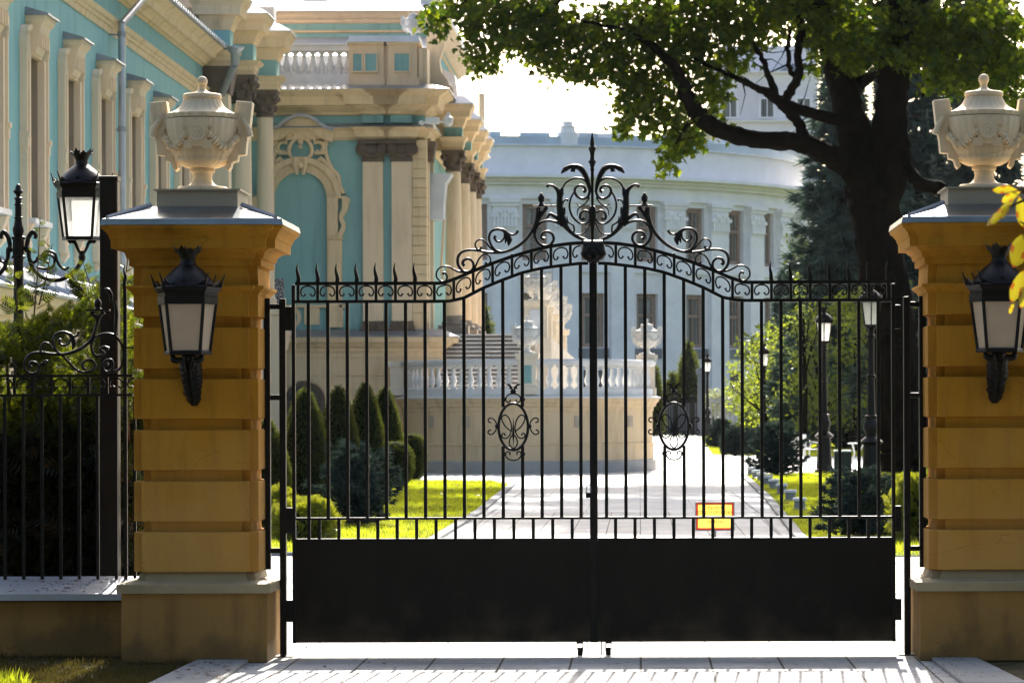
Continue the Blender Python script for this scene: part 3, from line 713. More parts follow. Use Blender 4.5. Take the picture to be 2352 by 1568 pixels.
    scr('crest_bracket', [(1195,785),(1160,830),(1125,880),(1098,940)], [20,22,20,14])
    scr('crest_bracket', [(1106,790),(1112,830),(1106,880),(1094,930)], [24,28,24,14])
    scr('crest_scroll', [(1168,1100),(1140,1085),(1148,1045),(1195,1026),(1245,1050),(1258,1105),(1222,1155),(1160,1166),(1100,1125),(1074,1050),(1095,978),(1150,930),(1222,920),(1295,938),(1345,968)], [20,14,14,14,14,15,15,15,14,13,14,16])
    scr('crest_stem', [(1580,1112),(1480,1072),(1400,1002),(1352,925),(1330,840),(1318,750),(1318,680),(1300,620),(1255,578),(1212,570),(1190,590)], [16,18,24,40,40,32,30,22,14,13,20])
    scr('crest_leaf', [(1318,720),(1330,650),(1350,590)], [22,32,8])
    scr('crest_leaf', [(1340,900),(1358,840),(1370,785)], [24,22,3])
    scr('crest_leaf', [(1320,910),(1262,872),(1222,856),(1190,900)], [24,20,17,8])
    scr('crest_scroll', [(1345,600),(1385,542),(1448,508),(1518,504),(1572,530),(1602,588),(1612,640),(1590,688),(1540,704),(1490,680),(1466,632),(1480,592),(1522,575),(1562,592),(1570,625),(1548,637)], [9,11,12,12,13,14,14,14,13,13,14,20])
    scr('crest_scroll', [(1475,618),(1432,690),(1415,770),(1430,850),(1470,910),(1530,950),(1592,938),(1615,900)], [9,10,11,11,11,11,12])
    scr('crest_scroll', [(1612,840),(1570,822),(1532,840),(1518,882),(1538,908),(1562,895)], [12,12,13,14,15,20])
    scr('crest_tendril', [(1612,688),(1580,740),(1532,778),(1497,812),(1490,870)], [9,8,8,7,3])
    scr('crest_tendril', [(1483,752),(1508,776),(1545,770)], [3,7,6])
    scr('crest_plume', [(1618,640),(1602,545),(1570,470),(1530,412),(1480,388),(1430,388),(1375,415),(1333,458)], [12,17,28,32,26,22,28,3])
    scr('crest_plume', [(1470,395),(1450,425),(1446,442)], [16,22,26])
    scr('crest_tendril', [(1390,875),(1400,930),(1450,965),(1460,1010),(1452,1052)], [3,9,9,9,9])
    scr('crest_tendril', [(1478,1054),(1540,1050),(1590,1010),(1622,935)], [7,8,8,7])
    scr('crest_tendril', [(1342,772),(1356,732),(1386,712),(1402,728)], [10,9,9,13])
    bx('crest_post', 1174-0, 1179.5, 582, 588, .01)
    if lf:
        xs = C3((1640,0))[0]
        prof = [(45,2),(80,9),(120,17),(160,22),(185,22),(200,38),(212,45),(222,34),(250,24),(290,20),(325,26),(338,40),(347,42),(357,30),(390,20),(402,17),(410,20),(425,20),(432,16),(600,14),(775,14),(780,30),(800,36),(860,40),(905,36),(935,26),(1000,20),(1112,14)]
        MB().lathe(xs, GY, [(zf(a), b*CS) for a,b in prof][::-1], 12).build('spear', MT['iron'], t, True)
        o2 = [(930,958),(1065,958),(1068,985),(1075,1010),(1088,1055),(1070,1085),(1040,1100),(1016,1122),(972,1122),(950,1100),(922,1085),(908,1055),(922,1015),(928,985)]
        z3 = lambda p: (Px(1034.9+.33*p[0],GY), Zp(235.2+.33*p[1]))
        cxm, czm = z3((998,1040))
        ring = [z3(p) for p in o2]; m = MB(); rs = []
        for d, k in ((.045,.9),(.05,1.0),(-.03,1.0),(-.055,.86),(-.075,.6),(-.085,.3)):
            rs.append([(cxm+(a-cxm)*k, GY+d, czm+(b-czm)*k) for a,b in ring])
        m.loft(rs); bo = m.build('lion_mask', MT['iron'], t, True)
        m = MB()
        for sx in (-1,1):
            m.ball((cxm+sx*.024, GY-.078, czm+.03), .013, 8); m.ball((cxm+sx*.022, GY-.085, czm-.022), .022, 8)
            m.ball((cxm+sx*.062, GY-.05, czm+.055), .02, 8)
        m.ball((cxm, GY-.098, czm+.0), .018, 8); m.ball((cxm, GY-.08, czm-.055), .018, 8)
        m.build('mask_feature', MT['iron'], bo, True)
    # fittings
    for y0,y1 in ((702,757),(1163,1222),(1375,1425)): bx('hinge', 657.5, 671, y0, y1, .03, b=.004)
    bw = 1330
    m = MB(); m.box(X(bw-7),X(bw+8),GY-.03,GY+.03,Zp(1473.2),Zp(1476.5)); m.box(X(bw-7),X(bw-5.5),GY-.03,GY+.03,Zp(1476.5),Zp(1490)); m.box(X(bw+6),X(bw+8),GY-.03,GY+.03,Zp(1476.5),Zp(1495))
    cs = m.build('castor', MT['iron'], t)
    w = MB().lathe(0,0,[(-.02,.028),(-.017,.034),(.017,.034),(.02,.028)],16)
    w.xf(Matrix.Translation((X(bw+1),GY,.035)) @ Matrix.Rotation(PI/2,4,'Y')).build('wheel', MT['iron'], cs, True)
    bx('drop_bolt', 1345.5, 1348, 1473.2, 1503, .006, b=0)
    return t
gate_leaf(-1, 'left leaf of the black iron gate with the central spear and mask')
gate_leaf(1, 'right leaf of the black iron gate, in front of the yellow sign')
def gate_posts(lf, label):
    fx = (lambda x: x) if lf else (lambda x: 2732.5-x)
    X = lambda x: Px(fx(x), GY)
    Zp = lambda y: Pz(y, GY, 650 if lf else 2080)
    t = thing('gate_post', label, 'gate post', (X(650), GY, 0), 'twin black gate posts')
    dy = 0 if lf else -5
    def bx(n, x0,x1,y0,y1,d=.03): MB().box(X(x0),X(x1),GY-d,GY+d,Zp(y0+dy),max(0,Zp(y1+dy)) if y1<1500 else 0).build(n, MT['iron'], t, bevel=.004)
    bx('post', 642.5, 657, 686, 1510, .032); bx('post', 606.5, 621.5, 685, 1307, .03)
    for y in (704,912.5,1263.5): bx('cross_rail', 621.7, 642.3, y-6, y+6, .022)
    MB().slab([(X(630),GY-.08),(X(672),GY-.08),(X(672),GY+.08),(X(630),GY+.08)], .001, .010).build('foot_plate', MT['iron'], t)
gate_posts(True, 'black steel hinge post ladder beside the left pillar')
gate_posts(False, 'black steel hinge post ladder beside the right pillar')
# padlock
pl = thing('padlock', 'small black padlock hanging by the gate meeting stile', 'padlock', at(1352,1143,GY-.03))
a = at(1352,1136,GY-.035)
MB().bbox(a[0]-.022,a[0]+.022,a[1]-.012,a[1]+.012,a[2]-.022,a[2]+.018,.004).build('lock_body', MT['iron'], pl)
p = cat([(a[0]-.015,a[1],a[2]+.015),(a[0]-.015,a[1],a[2]+.06),(a[0],a[1],a[2]+.078),(a[0]+.015,a[1],a[2]+.06),(a[0]+.015,a[1],a[2]+.015)],5)
MB().tube(p, .004, 6).build('shackle', MT['zincd'], pl, True)

# ================================================================ left boundary wall and railing
WY = 25.08
w = thing('boundary_wall', 'low ochre wall with sloping grey coping left of the pillar', 'wall', (-6,25.3,0))
zc = Pz(1363.5, 24.98, 100)
xw = XL-.547
MB().box(-14, xw, WY, WY+.5, 0, Pz(1381,WY,100)).build('wall_face', MT['ochrebase'], w)
zb = Pz(1323, 25.66, 100)
MB().add([(-14,24.98,zc-.05),(xw,24.98,zc-.05),(xw,24.98,zc),(-14,24.98,zc),(-14,25.66,zb),(xw,25.66,zb),(xw,25.66,zb-.15),(-14,25.66,zb-.15)],
   [(0,1,2,3),(3,2,5,4),(4,5,6,7),(7,6,1,0),(1,6,5,2),(0,3,4,7)]).build('coping', mat('stained_coping', (.40,.42,.45), .45, .12, 2.5, .1, 30, metal=.4), w)
m = MB()
for i in range(70):
    u = random.gauss(0,1); x = Px(140+u*60, 25.3); v = random.random(); y = 25.05+v*.5; zz = zc+(zb-zc)*(y-24.98)/.68
    if x > xw-.05: continue
    d = random.uniform(.005,.016); a = random.random()*PI
    m.add([(x+d*math.cos(a+q), y+d*1.0*math.sin(a+q), zz+.003+.004*(k%2)) for k,q in enumerate((0,1.3,2.6,3.9,5.1))], [(0,1,2,3,4)])
o = m.build('leaf_litter', MT['deadleaf']); tag(o, 'dark crumbs of dead leaf scattered on the grey wall coping', 'litter'); o['kind'] = 'stuff'

FY = 25.55
f = thing('fence_panel', 'black iron railing with scroll crest on the low wall', 'fence', (-4.6,FY,zb-.05))
FX = lambda x: Px(x, FY); FZ = lambda y: Pz(y, FY, 150)
xe = FX(306)
MB().box(-12, xe, FY-.02, FY+.02, FZ(866), FZ(860)).build('top_rail', MT['iron'], f)
MB().box(-12, xe, FY-.018, FY+.018, FZ(910), FZ(904.5)).build('frieze_rail', MT['iron'], f)
MB().box(-12, xe, FY-.018, FY+.018, FZ(1352), FZ(1346)).build('bottom_rail', MT['iron'], f)
sp = 42.6
for k in range(-1,8):
    x = 33+sp*k
    MB().box(FX(x-3.2),FX(x+3.2),FY-.012,FY+.012,FZ(904.3),FZ(866.2)).build('frieze_upright', MT['iron'], f)
    MB().box(FX(x+17),FX(x+24),FY-.012,FY+.012,FZ(1346),FZ(910.2)).build('bar', MT['iron'], f)
    ctrl = [(16,22),(13.5,26),(8.2,25.5),(5.4,18.5),(8.2,10.5),(14.4,6.3),(21.3,5.2),(28.2,6.3),(34.4,10.5),(37.2,18.5),(34.4,25.5),(29.1,26),(26.6,22)]
    if x > 260: ctrl = ctrl[:7]
    c = cat(ctrl, 4)
    MB().tube([(FX(x+p[0]),FY,FZ(864+p[1])) for p in c], [.0115 if i in (0,1) else .007 for i in range(len(c))], 6).build('frieze_scroll', MT['iron'], f, True)
pts = cat([(FX(288),FZ(1330)),(FX(288),FZ(760)),(FX(288),FZ(680)),(FX(287),FZ(650)),(FX(289.5),FZ(636)),(FX(286),FZ(622)),(FX(288),FZ(608))],5)
MB().ribbon(pts, lerpr([.028]*5+[.022,.012,.003],len(pts)), FY-.013, FY+.013).build('flame_bar', MT['iron'], f)
MB().box(FX(289.5), FX(309), FY-.012, FY+.012, FZ(801), FZ(797)).build('wall_tie', MT['iron'], f)
# crest scrolls (measured in a zoom: P = .348 z, y = 395 + .348 z)
def F3(p): return (FX(.348*p[0]), FY-.002, FZ(395+.348*p[1]))
def fsc(name, pts, r, n=6):
    c = cat(pts, n); MB().tube([F3(p) for p in c], [x*.348/293.5 for x in lerpr(r,len(c))], 8).build(name, MT['iron'], f, True)
fsc('crest_scroll', [(212,1288),(195,1275),(210,1252),(245,1262),(258,1295),(235,1325),(195,1325),(165,1295),(168,1240),(205,1200),(265,1190),(340,1200),(410,1203),(490,1185),(560,1148),(605,1105),(632,1040),(645,985),(640,945)], [10,9,8,8,8,9,10,11,11,12,13])
fsc('crest_scroll', [(405,1200),(450,1250),(500,1300),(550,1322),(600,1312),(630,1285),(620,1250),(590,1238),(555,1255),(548,1290),(572,1302)], [9,9,9,9,9,8,8,8,9,12])
fsc('crest_scroll', [(270,1262),(290,1268),(318,1252),(300,1245),(262,1275)], [10,8,7,6,6])
fsc('crest_scroll', [(300,1185),(280,1195),(268,1165),(285,1130),(320,1130),(350,1165),(395,1195)], [10,8,7,7,7,8])
fsc('crest_scroll', [(402,1100),(392,1125),(415,1142),(450,1135),(470,1100)], [11,9,8,8,6])
fsc('crest_scroll', [(400,1200),(365,1165),(352,1115),(370,1072),(415,1056),(460,1068),(490,1085),(515,1075),(520,1055)], [8,8,8,9,10,11,9,8,11])
fsc('crest_leaf', [(462,1070),(480,1100),(490,1135),(478,1175)], [10,16,18,2])
fsc('crest_bracket', [(605,925),(630,950),(645,990)], [14,12,10]); fsc('crest_bracket', [(690,925),(665,945),(648,985)], [14,12,10])
MB().box(F3((568,0))[0],F3((727,0))[0],FY-.03,FY+.03,F3((0,917))[2],F3((0,906))[2]).build('finial_shelf', MT['iron'], f)
xx = F3((648,0))[0]; q = .348/293.5
MB().lathe(xx, FY, [(F3((0,906))[2],30*q),(F3((0,892))[2],16*q),(F3((0,885))[2],22*q),(F3((0,865))[2],26*q),(F3((0,845))[2],18*q),(F3((0,838))[2],9*q),(F3((0,828))[2],3*q)],12).build('pineapple_finial', MT['iron'], f, True)
fsc('crest_scroll', [(720,1165),(690,1155),(660,1170),(690,1195),(640,1215),(610,1180),(608,1130),(640,1085),(700,1068),(760,1080),(800,1130),(820,1185)], [11,9,9,8,9,9,9,9,9,9,9])
fsc('crest_scroll', [(712,1277),(700,1250),(735,1240),(748,1275),(735,1310),(700,1318),(680,1285),(700,1245),(740,1240)], [13,10,9,9,9,9,9,8])
fsc('crest_scroll', [(740,1318),(790,1300),(812,1250),(820,1180)], [9,9,9,9])
fsc('crest_plume', [(735,860),(735,815),(715,780),(690,775)], [10,16,16,5])
fsc('crest_plume', [(760,1100),(768,1000),(770,920),(760,850)], [9,13,13,9])
fsc('crest_tendril', [(105,1275),(98,1300),(90,1262),(82,1215)], [9,7,6,3])
fsc('crest_tendril', [(98,1300),(100,1335)], [6,6])
# thick square pole behind the railing
pp = thing('steel_pole', 'thick black steel pole standing behind the left pillar', 'pole', (Px(253.5,26.1),26.1,0))
px_ = Px(253.5,26.1)
MB().prof(px_-.072,px_+.072,26.03,26.17,[(0,0),(Pz(417,26.1,250),0)]).build('pole_shaft', MT['iron'], pp, bevel=.012)
MB().prof(px_-.076,px_+.076,26.026,26.174,[(Pz(417,26.1,250),0),(Pz(406,26.1,250),0),(Pz(405,26.1,250),-.012)]).build('pole_cap', MT['iron'], pp)

# ================================================================ two-armed lamp standard
LY = 28.0; lx = Px(43.5, LY)
ls = thing('lamp_standard', 'ornate black two-armed lamp post rising from the left hedge', 'street lamp', (lx, LY, 0))
lz = lambda v: Pz(395+.348*v, LY, 60)
ku = .348/268
pf = [(0,60),(.3,60),(.35,40),(lz(1270),34),(lz(640),33),(lz(575),34),(lz(570),46),(lz(555),46),(lz(550),38),(lz(450),38),(lz(445),46),(lz(428),46),(lz(422),30),(lz(400),36),(lz(380),39),(lz(350),30),(lz(310),24),(lz(305),29),(lz(298),29),(lz(295),23),(lz(225),22),(lz(220),28),(lz(212),28),(lz(208),22),(lz(185),20),(lz(178),28),(lz(170),26),(lz(165),14),(lz(150),16),(lz(140),28),(lz(128),34),(lz(122),30),(lz(115),22),(lz(95),18),(lz(84),10),(lz(78),2)]
MB().lathe(lx, LY, [(z, (r*ku)) for z, r in pf], 20).build('post', MT['iron'], ls, True)
for s in (1,-1):
    def A3(p): return (lx+s*(p[0]-125)*ku, LY, lz(p[1]))
    arm = None
    def asc(name, pts, r, par=None, n=6):
        c = cat(pts, n); return MB().tube([A3(p) for p in c], [x*ku for x in lerpr(r,len(c))], 8).build(name, MT['iron'], par or ls, True)
    arm = asc('arm', [(165,500),(190,510),(195,560),(212,620),(250,670),(310,705),(380,714),(445,694),(500,650),(535,600),(545,560)], [20,18,14,13,15,16,15,15,16,16,10])
    asc('arm_scroll', [(180,530),(182,480),(195,425),(222,395),(240,420),(232,440)], [15,15,16,16,14,10], arm)
    asc('arm_scroll', [(325,600),(300,590),(298,558),(335,548),(362,575),(352,625),(300,640),(245,628)], [11,9,9,9,9,9,10,9], arm)
    asc('arm_scroll', [(295,580),(285,545),(320,522),(365,540),(380,585),(400,620),(430,642),(460,628)], [8,9,10,10,10,11,12,8], arm)
    asc('arm_scroll', [(195,570),(215,610),(200,650),(188,660)], [13,14,11,8], arm)
    asc('arm_scroll', [(220,600),(245,585),(250,560)], [10,12,8], arm)
    head = MB().lathe(A3((545,0))[0], LY, [(lz(600),8*ku),(lz(585),20*ku),(lz(560),24*ku),(lz(540),18*ku),(lz(530),24*ku),(lz(522),14*ku)],12).build('arm_cup', MT['iron'], arm, True)
    for q in (1,-1):
        for dy in (0,):
            c = cat([(545+q*8,545),(545+q*30,505),(545+q*45,470),(545+q*70,455),(545+q*88,468)],5)
            MB().tube([A3(p) for p in c], [x*ku for x in lerpr([9,10,12,18,12],len(c))], 8).build('cradle', MT['iron'], arm, True)
LST = thing('tmp', 'x', 'x')
lantern(LST, SW*.975, 0, 'frost')
for s in (1,-1):
    cxh = lx+s*(545-125)*ku
    hd = bpy.data.objects.new('lantern', None); COL.objects.link(hd); hd.parent = ls; hd.location = (cxh-lx, 0, lz(437))
    for ch in LST.children:
        c = ch.copy(); COL.objects.link(c); c.parent = hd
for ch in list(LST.children): bpy.data.objects.remove(ch)
bpy.data.objects.remove(LST)
# ================================================================ palace side wing (left, facade along +Y)
WX = -12.0
wing = thing('palace_wing', 'turquoise palace side wing with tall cream window surrounds', 'palace wing', (-14, 75, 0))
inv = [6.69e-4,7.158e-4,7.622e-4,8.084e-4,8.565e-4,9.025e-4,9.49e-4]
WYS = [12*7500*i for i in inv]           # window centres
wz0, wz1, ww = 5.66, 8.92, .72           # sill, head, half width
m = MB(); e0 = 50.0
for y in WYS:
    m.box(WX-.6, WX, e0, y-ww, wz0, wz1); e0 = y+ww
m.box(WX-.6, WX, e0, 91.0, wz0, wz1); m.box(WX-.6, WX, 50, 91, 0, wz0); m.box(WX-.6, WX, 50, 91, wz1, 11.75)
m.build('wall', MT['teal'], wing)
for y in (50, 91): MB().box(-20, WX-.62, y-.3, y, 0, 11.3).build('end_wall', MT['teal'], wing)
for y in WYS:
    win = MB().box(WX-.42, WX-.40, y-ww-.05, y+ww+.05, wz0-.05, wz1+.05).build('window', MT['glassdark'], wing)
    m = MB()
    # deep reveals
    m.box(WX-.39, WX-.005, y+ww-.06, y+ww-.002, wz0, wz1); m.box(WX-.39, WX-.005, y-ww+.002, y-ww+.06, wz0, wz1)
    m.box(WX-.39, WX-.005, y-ww+.06, y+ww-.06, wz1-.06, wz1-.002)
    for k in range(3): m.box(WX-.40, WX-.36, y-ww+.06, y+ww-.06, wz0+.9+k*.9, wz0+.96+k*.9)
    m.box(WX-.40, WX-.355, y-.03, y+.03, wz0, wz1-.06)
    m.build('reveal', MT['reveal'], win)
    m = MB()
    def fr(y0, y1, z0, z1, d): m.box(WX-.01, WX+d, y0, y1, z0, z1)
    fr(y-ww-.42, y-ww, wz0-.5, wz1-.05, .10); fr(y+ww, y+ww+.42, wz0-.5, wz1-.05, .10)
    fr(y-ww-.46, y-ww-.38, wz0-.5, wz1+.12, .15); fr(y+ww+.38, y+ww+.46, wz0-.5, wz1+.12, .15)
    fr(y-ww-.13, y-ww-.002, wz0-.3, wz1-.06, .14); fr(y+ww+.002, y+ww+.13, wz0-.3, wz1-.06, .14)
    for sg in (-1,1):
        yy = y+sg*(ww+.42); fr(yy-.09, yy+.09, 7.2, 7.3, .2); fr(yy-.075, yy+.075, 7.0, 7.2, .17)
        # curved ear of the surround
        pts = cat([(y+sg*(ww+.46), wz1+.05),(y+sg*(ww+.44), wz1+.32),(y+sg*(ww+.2), wz1+.42),(y+sg*(ww-.1), wz1+.45)], 4)
        rs = [[(WX-.01,p[0]-.03,p[1]-.06),(WX+.16,p[0]-.03,p[1]-.06),(WX+.16,p[0]+.03,p[1]+.06),(WX-.01,p[0]+.03,p[1]+.06)] for p in pts]
        m.loft(rs)
    fr(y-ww+.0, y+ww, wz1-.05, wz1+.42, .09)
    m.build('surround', MT['creamlt'], win)
    m = MB()
    hz = 9.62
    m.loft([[(WX-.02,y-a,z),(WX+d,y-a,z),(WX+d,y+a,z),(WX-.02,y+a,z)] for z,a,d in ((wz1-.02,.40,.16),(wz1+.06,.42,.20),(9.3,.46,.27),(9.45,.49,.31),(9.52,.55,.38),(hz,.57,.40))])
    for a in (-.3,-.1,.1,.3): m.box(WX+.2, WX+.30, y+a*1.2-.03, y+a*1.2+.03, wz1+.1, 9.3)
    m.build('hood', MT['creamlt'], win)
    MB().loft([[(WX-.02,y-a,z),(WX+d,y-a,z),(WX+d,y+a,z),(WX-.02,y+a,z)] for z,a,d in ((hz,.62,.47),(hz+.04,.62,.46),(hz+.17,.58,.02))]).build('hood_flashing', MT['zincd'], win)
    m = MB(); m.box(WX-.02, WX+.26, y-ww-.2, y+ww+.2, wz0-.12, wz0-.02)
    m.build('sill', MT['roofmetal'], win)
    for sg in (-1,1):
        m = MB(); m.loft([[(WX-.01,y+sg*(ww+.1)-a,z),(WX+d,y+sg*(ww+.1)-a,z),(WX+d,y+sg*(ww+.1)+a,z),(WX-.01,y+sg*(ww+.1)+a,z)] for z,a,d in ((4.95,.05,.05),(5.1,.14,.16),(5.3,.12,.12),(5.53,.16,.22))])
        m.build('sill_bracket', MT['creamlt'], win)
def ycornice(name, x0, prof, y0, y1, mt, par):
    rs = [[(x0-.3, y, prof[0][0])]+[(x0+o, y, z) for z,o in prof]+[(x0-.3, y, prof[-1][0])] for y in (y0,y1)]
    return MB().loft(rs).build(name, MT[mt], par)
ycornice('string_course', WX, [(10.42,.03),(10.55,.05),(10.56,.09),(10.63,.10),(10.66,.15),(10.70,.17),(10.75,.20),(10.77,.03)], 50, 91, 'cream', wing)
ycornice('eaves_cornice', WX, [(11.32,.03),(11.37,.06),(11.38,.12),(11.46,.16),(11.52,.25),(11.53,.36),(11.68,.40),(11.72,.46),(11.80,.58),(11.82,.60)], 50, 91, 'cream', wing)
MB().loft([[(WX+.64,y,11.825),(WX+.66,y,11.87),(-16,y,14.6),(-16,y,13.5),(WX-.3,y,11.825)] for y in (50,91)]).build('roof', MT['zincd'], wing)
y = 50.3
while y < 91: MB().box(WX+.54, WX+.65, y, y+.16, 11.885, 11.97).build('eaves_tile', MT['zinc'], wing); y += .42
# lower storey standing forward with a sloping seamed metal roof
m = MB().box(WX+.0, WX+1.15, 46, 90, 0, 3.9); m.build('basement_wall', MT['creamlt'], wing)
ycornice('basement_cornice', WX+1.15, [(3.35,.02),(3.5,.05),(3.52,.12),(3.7,.16),(3.78,.30),(3.92,.36)], 46, 90, 'creamlt', wing)
MB().loft([[(WX+1.58,y,3.93),(WX+1.60,y,3.98),(WX+.95,y,4.22),(WX+.94,y,4.42),(WX+.02,y,4.78),(WX+.02,y,3.93)] for y in (45.9,90.1)]).build('basement_roof', MT['roofmetal'], wing)
y = 46.4
while y < 90:
    m = MB(); m.tube([(WX+1.60,y,3.995),(WX+.96,y,4.235),(WX+.93,y,4.435),(WX+.04,y,4.79)], .02, 4); y += 1.1
    m.build('roof_seam', MT['zinc'], wing)
# downpipes
def wp(px, py, X): Y = X*7500/(px-1470); return (X, Y, Pz(py, Y, px))
a = wp(282,52,-11.72); b = (-11.72, a[1], 3.8)
MB().tube([b,(a[0],a[1],a[2]-.02)], .085, 10).tube([(a[0],a[1],a[2]-.04),(-11.35,a[1]+2.6,11.85)], .085, 10).build('downpipe', MT['zinc'], wing, True)
for z in (10.35, 8.2, 6.0):
    m = MB(); m.lathe(a[0],a[1],[(z,.1),(z+.12,.1)],12); m.box(WX-.02,a[0]-.05,a[1]-.02,a[1]+.02,z+.03,z+.07)
    m.build('pipe_clip', MT['zincd'], wing)
a = at(540,112,88.5); b = at(538,150,88.5); c = at(505,228,90.2)
MB().lathe(a[0],a[1],[(b[2],.11),(at(0,125,88.5)[2],.13),(a[2],.24),(a[2]+.05,.24)],14).tube([b,c],.10,10).tube([c,(c[0],c[1],3.8)],.10,10).build('downpipe', MT['zinc'], wing, True)

# end pavilion: giant columns with projecting entablature
def capital(mb, cx, cy, z0, z1, r, seed=0):
    rnd = random.Random(seed)
    mb.lathe(cx, cy, [(z0,r*1.02),(z0+.06,r*1.12),(z0+.10,r*1.02),(z0+(z1-z0)*.5,r*1.18),(z1-.12,r*1.5)],16)
    mb.prof(cx-r*1.45, cx+r*1.45, cy-r*1.45, cy+r*1.45, [(z1-.13,0),(z1,.03)])
    for k in range(14):
        a = 2*PI*k/14; zz = z0+.12+(.28 if k%2 else .05)
        mb.ball((cx+r*1.22*math.cos(a), cy+r*1.22*math.sin(a), zz+.08), r*.28, 6, 1.3)
    for sx in (-1,1):
        for sy in (-1,1): mb.ball((cx+sx*r*1.25, cy+sy*r*1.25, z1-.22), r*.42, 8)
def ressaut(par, cx, cy, h, zs, ov=.78):
    z_at, z_fr, z_fb, z_ct = zs      # architrave bottom, frieze bottom, frieze top, cornice top
    x0, x1, y0, y1 = cx-h, cx+h, cy-h, cy+h
    al = (z_fr-z_at)
    MB().prof(x0,x1,y0,y1,[(z_at,0),(z_at+al*.3,.0),(z_at+al*.31,.03),(z_at+al*.6,.04),(z_at+al*.7,.12*ov),(z_at+al*.85,.2*ov),(z_fr-.02,.24*ov),(z_fr,.02)]).build('architrave', MT['cream'], par)
    MB().box(x0+.02,x1-.02,y0+.02,y1-.02,z_fr-.01,z_fb+.01).build('frieze', MT['teal'], par)
    q = z_ct-z_fb
    MB().prof(x0,x1,y0,y1,[(z_fb,0),(z_fb+q*.1,.04),(z_fb+q*.3,.14*ov),(z_fb+q*.42,.22*ov),(z_fb+q*.44,.36*ov),(z_fb+q*.7,.40*ov),(z_fb+q*.85,.52*ov),(z_ct,.56*ov)]).build('cornice', MT['cream'], par)
    MB().prof(x0,x1,y0,y1,[(z_ct,.60*ov),(z_ct+.03,.60*ov),(z_ct+.28,.05)]).build('cornice_flashing', MT['roofmetal'], par)
pav = thing('corner_pavilion', 'cream columned end bay of the turquoise wing, dark carved capitals', 'palace pavilion', (-12.5, 95, 0))
MB().box(-17, WX-.05, 91.02, 100.9, 0, 12.9).build('wall', MT['teal'], pav)
MB().box(-16.9, WX-.2, 91.4, 100.8, 12.9, 16).build('attic_wall', MT['creamlt'], pav)
zs = (11.42,11.83,12.30,13.1)
cols = [(Px(557,93.2),93.2,.275),(Px(611,97.5),97.5,.245)]
for i,(cx,cy,r) in enumerate(cols):
    zb = 10.62
    MB().lathe(cx,cy,[(5.0,r*1.35),(5.2,r*1.35),(5.25,r*1.15),(5.45,r*1.1),(7,r*1.08),(zb,r*.96)],24).build('column', MT['creamlt'], pav, True)
    m = MB(); capital(m, cx, cy, zb, 11.42, r*1.05, i); m.build('capital', MT['umber'], pav, True)
    ressaut(pav, cx, cy, .40, zs)
    MB().prof(cx-.5,cx+.5,cy-.5,cy+.5,[(0,0),(4.7,0),(4.75,.1),(4.95,.12),(5.0,.0)]).build('pedestal', MT['creamlt'], pav)
    # pilaster strip on the wall behind the column
    MB().box(WX-.06, WX+.22, cy+.32, cy+.75, 4.9, 10.7).build('pilaster', MT['creamlt'], pav)
    m = MB(); m.prof(WX-.06, WX+.30, cy+.28, cy+.8, [(10.7,0),(10.9,.06),(11.3,.02),(11.42,.1)]); m.build('capital', MT['umber'], pav)
cx, cy = Px(505,90.2), 90.2
ressaut(pav, cx+.02, cy, .36, (11.35,11.8,12.35,13.25))
MB().prof(cx-.34,cx+.34,cy-.34,cy+.34,[(10.6,0),(11.35,.12)]).build('capital', MT['umber'], pav)
MB().box(cx-.3,cx+.3,cy-.3,cy+.3,5,10.6).build('pilaster', MT['creamlt'], pav)
MB().prof(-17, WX-.05, 91.02, 100.9, [(12.3,.0),(12.4,.1),(12.6,.2),(12.62,.4),(12.95,.55),(13.05,.55)]).build('main_cornice', MT['cream'], pav)
# ressaut roofs carry pieces of parapet
for (cx,cy,r) in cols: MB().box(cx-.32,cx+.30,cy-.3,cy+.35,13.32,13.9).build('parapet', MT['white'], pav)
# pierced grille and banded pier seen in the gap beside the left gate post
ga = at(622,640,98.2); gb = at(652,750,98.2)
MB().box(ga[0],gb[0],98.2,98.26,gb[2],ga[2]).build('pierced_grille', MT['grille'], pav)
m = MB(); p0 = at(618,760,98.1); p1 = at(650,800,98.1)
m.prof(p0[0],p1[0],97.9,98.5,[(p1[2]-.1,0),(p1[2],.1),(p0[2]-.1,.18),(p0[2],.18)])
z = 0
while z < p1[2]-.45: m.box(p0[0]+.02,p1[0]-.06,97.95,98.5,z,z+.50); m.box(p0[0]+.06,p1[0]-.1,98.0,98.45,z+.5,z+.56); z += .56
m.build('banded_pier', MT['creamlt'], pav)

# ================================================================ main palace block: facade facing the gate at Y = 101
BY = 101.0
bx0, bx1, byb = -14.6, Px(975,BY), 127.0
pal = thing('palace_main_block', 'turquoise and cream baroque palace front with blind arch and attic balustrade', 'palace', (-10, BY, 0))
Xb = lambda px: Px(px, BY)
Zb = lambda py, px=800: Pz(py, BY, px)
def fb(name, x0,x1,y0,y1,d, mt, par=None, b=0):
    return MB().box(Xb(x0),Xb(x1),BY-d,BY+.05,Zb(y0),Zb(y1)).build(name, MT[mt], par or pal, bevel=b)
MB().box(bx0, bx1, BY, byb, Zb(770), Zb(212)).build('wall', MT['teal'], pal)
def ring(name, mt, prof): return MB().prof(bx0, bx1, BY, byb, [(Zb(y),o) for y,o in prof]).build(name, MT[mt], pal)
ring('string_course','cream',[(323,.04),(318,.10),(316,.16),(302,.22),(300,.30),(296,.40)])
ring('string_flashing','zincd',[(296,.43),(294.5,.43),(284,.06)])
ring('eaves_cornice','cream',[(266,.03),(263,.08),(259,.08),(248,.26),(245,.28),(244.6,.46),(226,.52),(222,.60),(214,.78),(212,.80)])
ring('eaves_flashing','zinc',[(212,.85),(210,.85),(196,.30)])
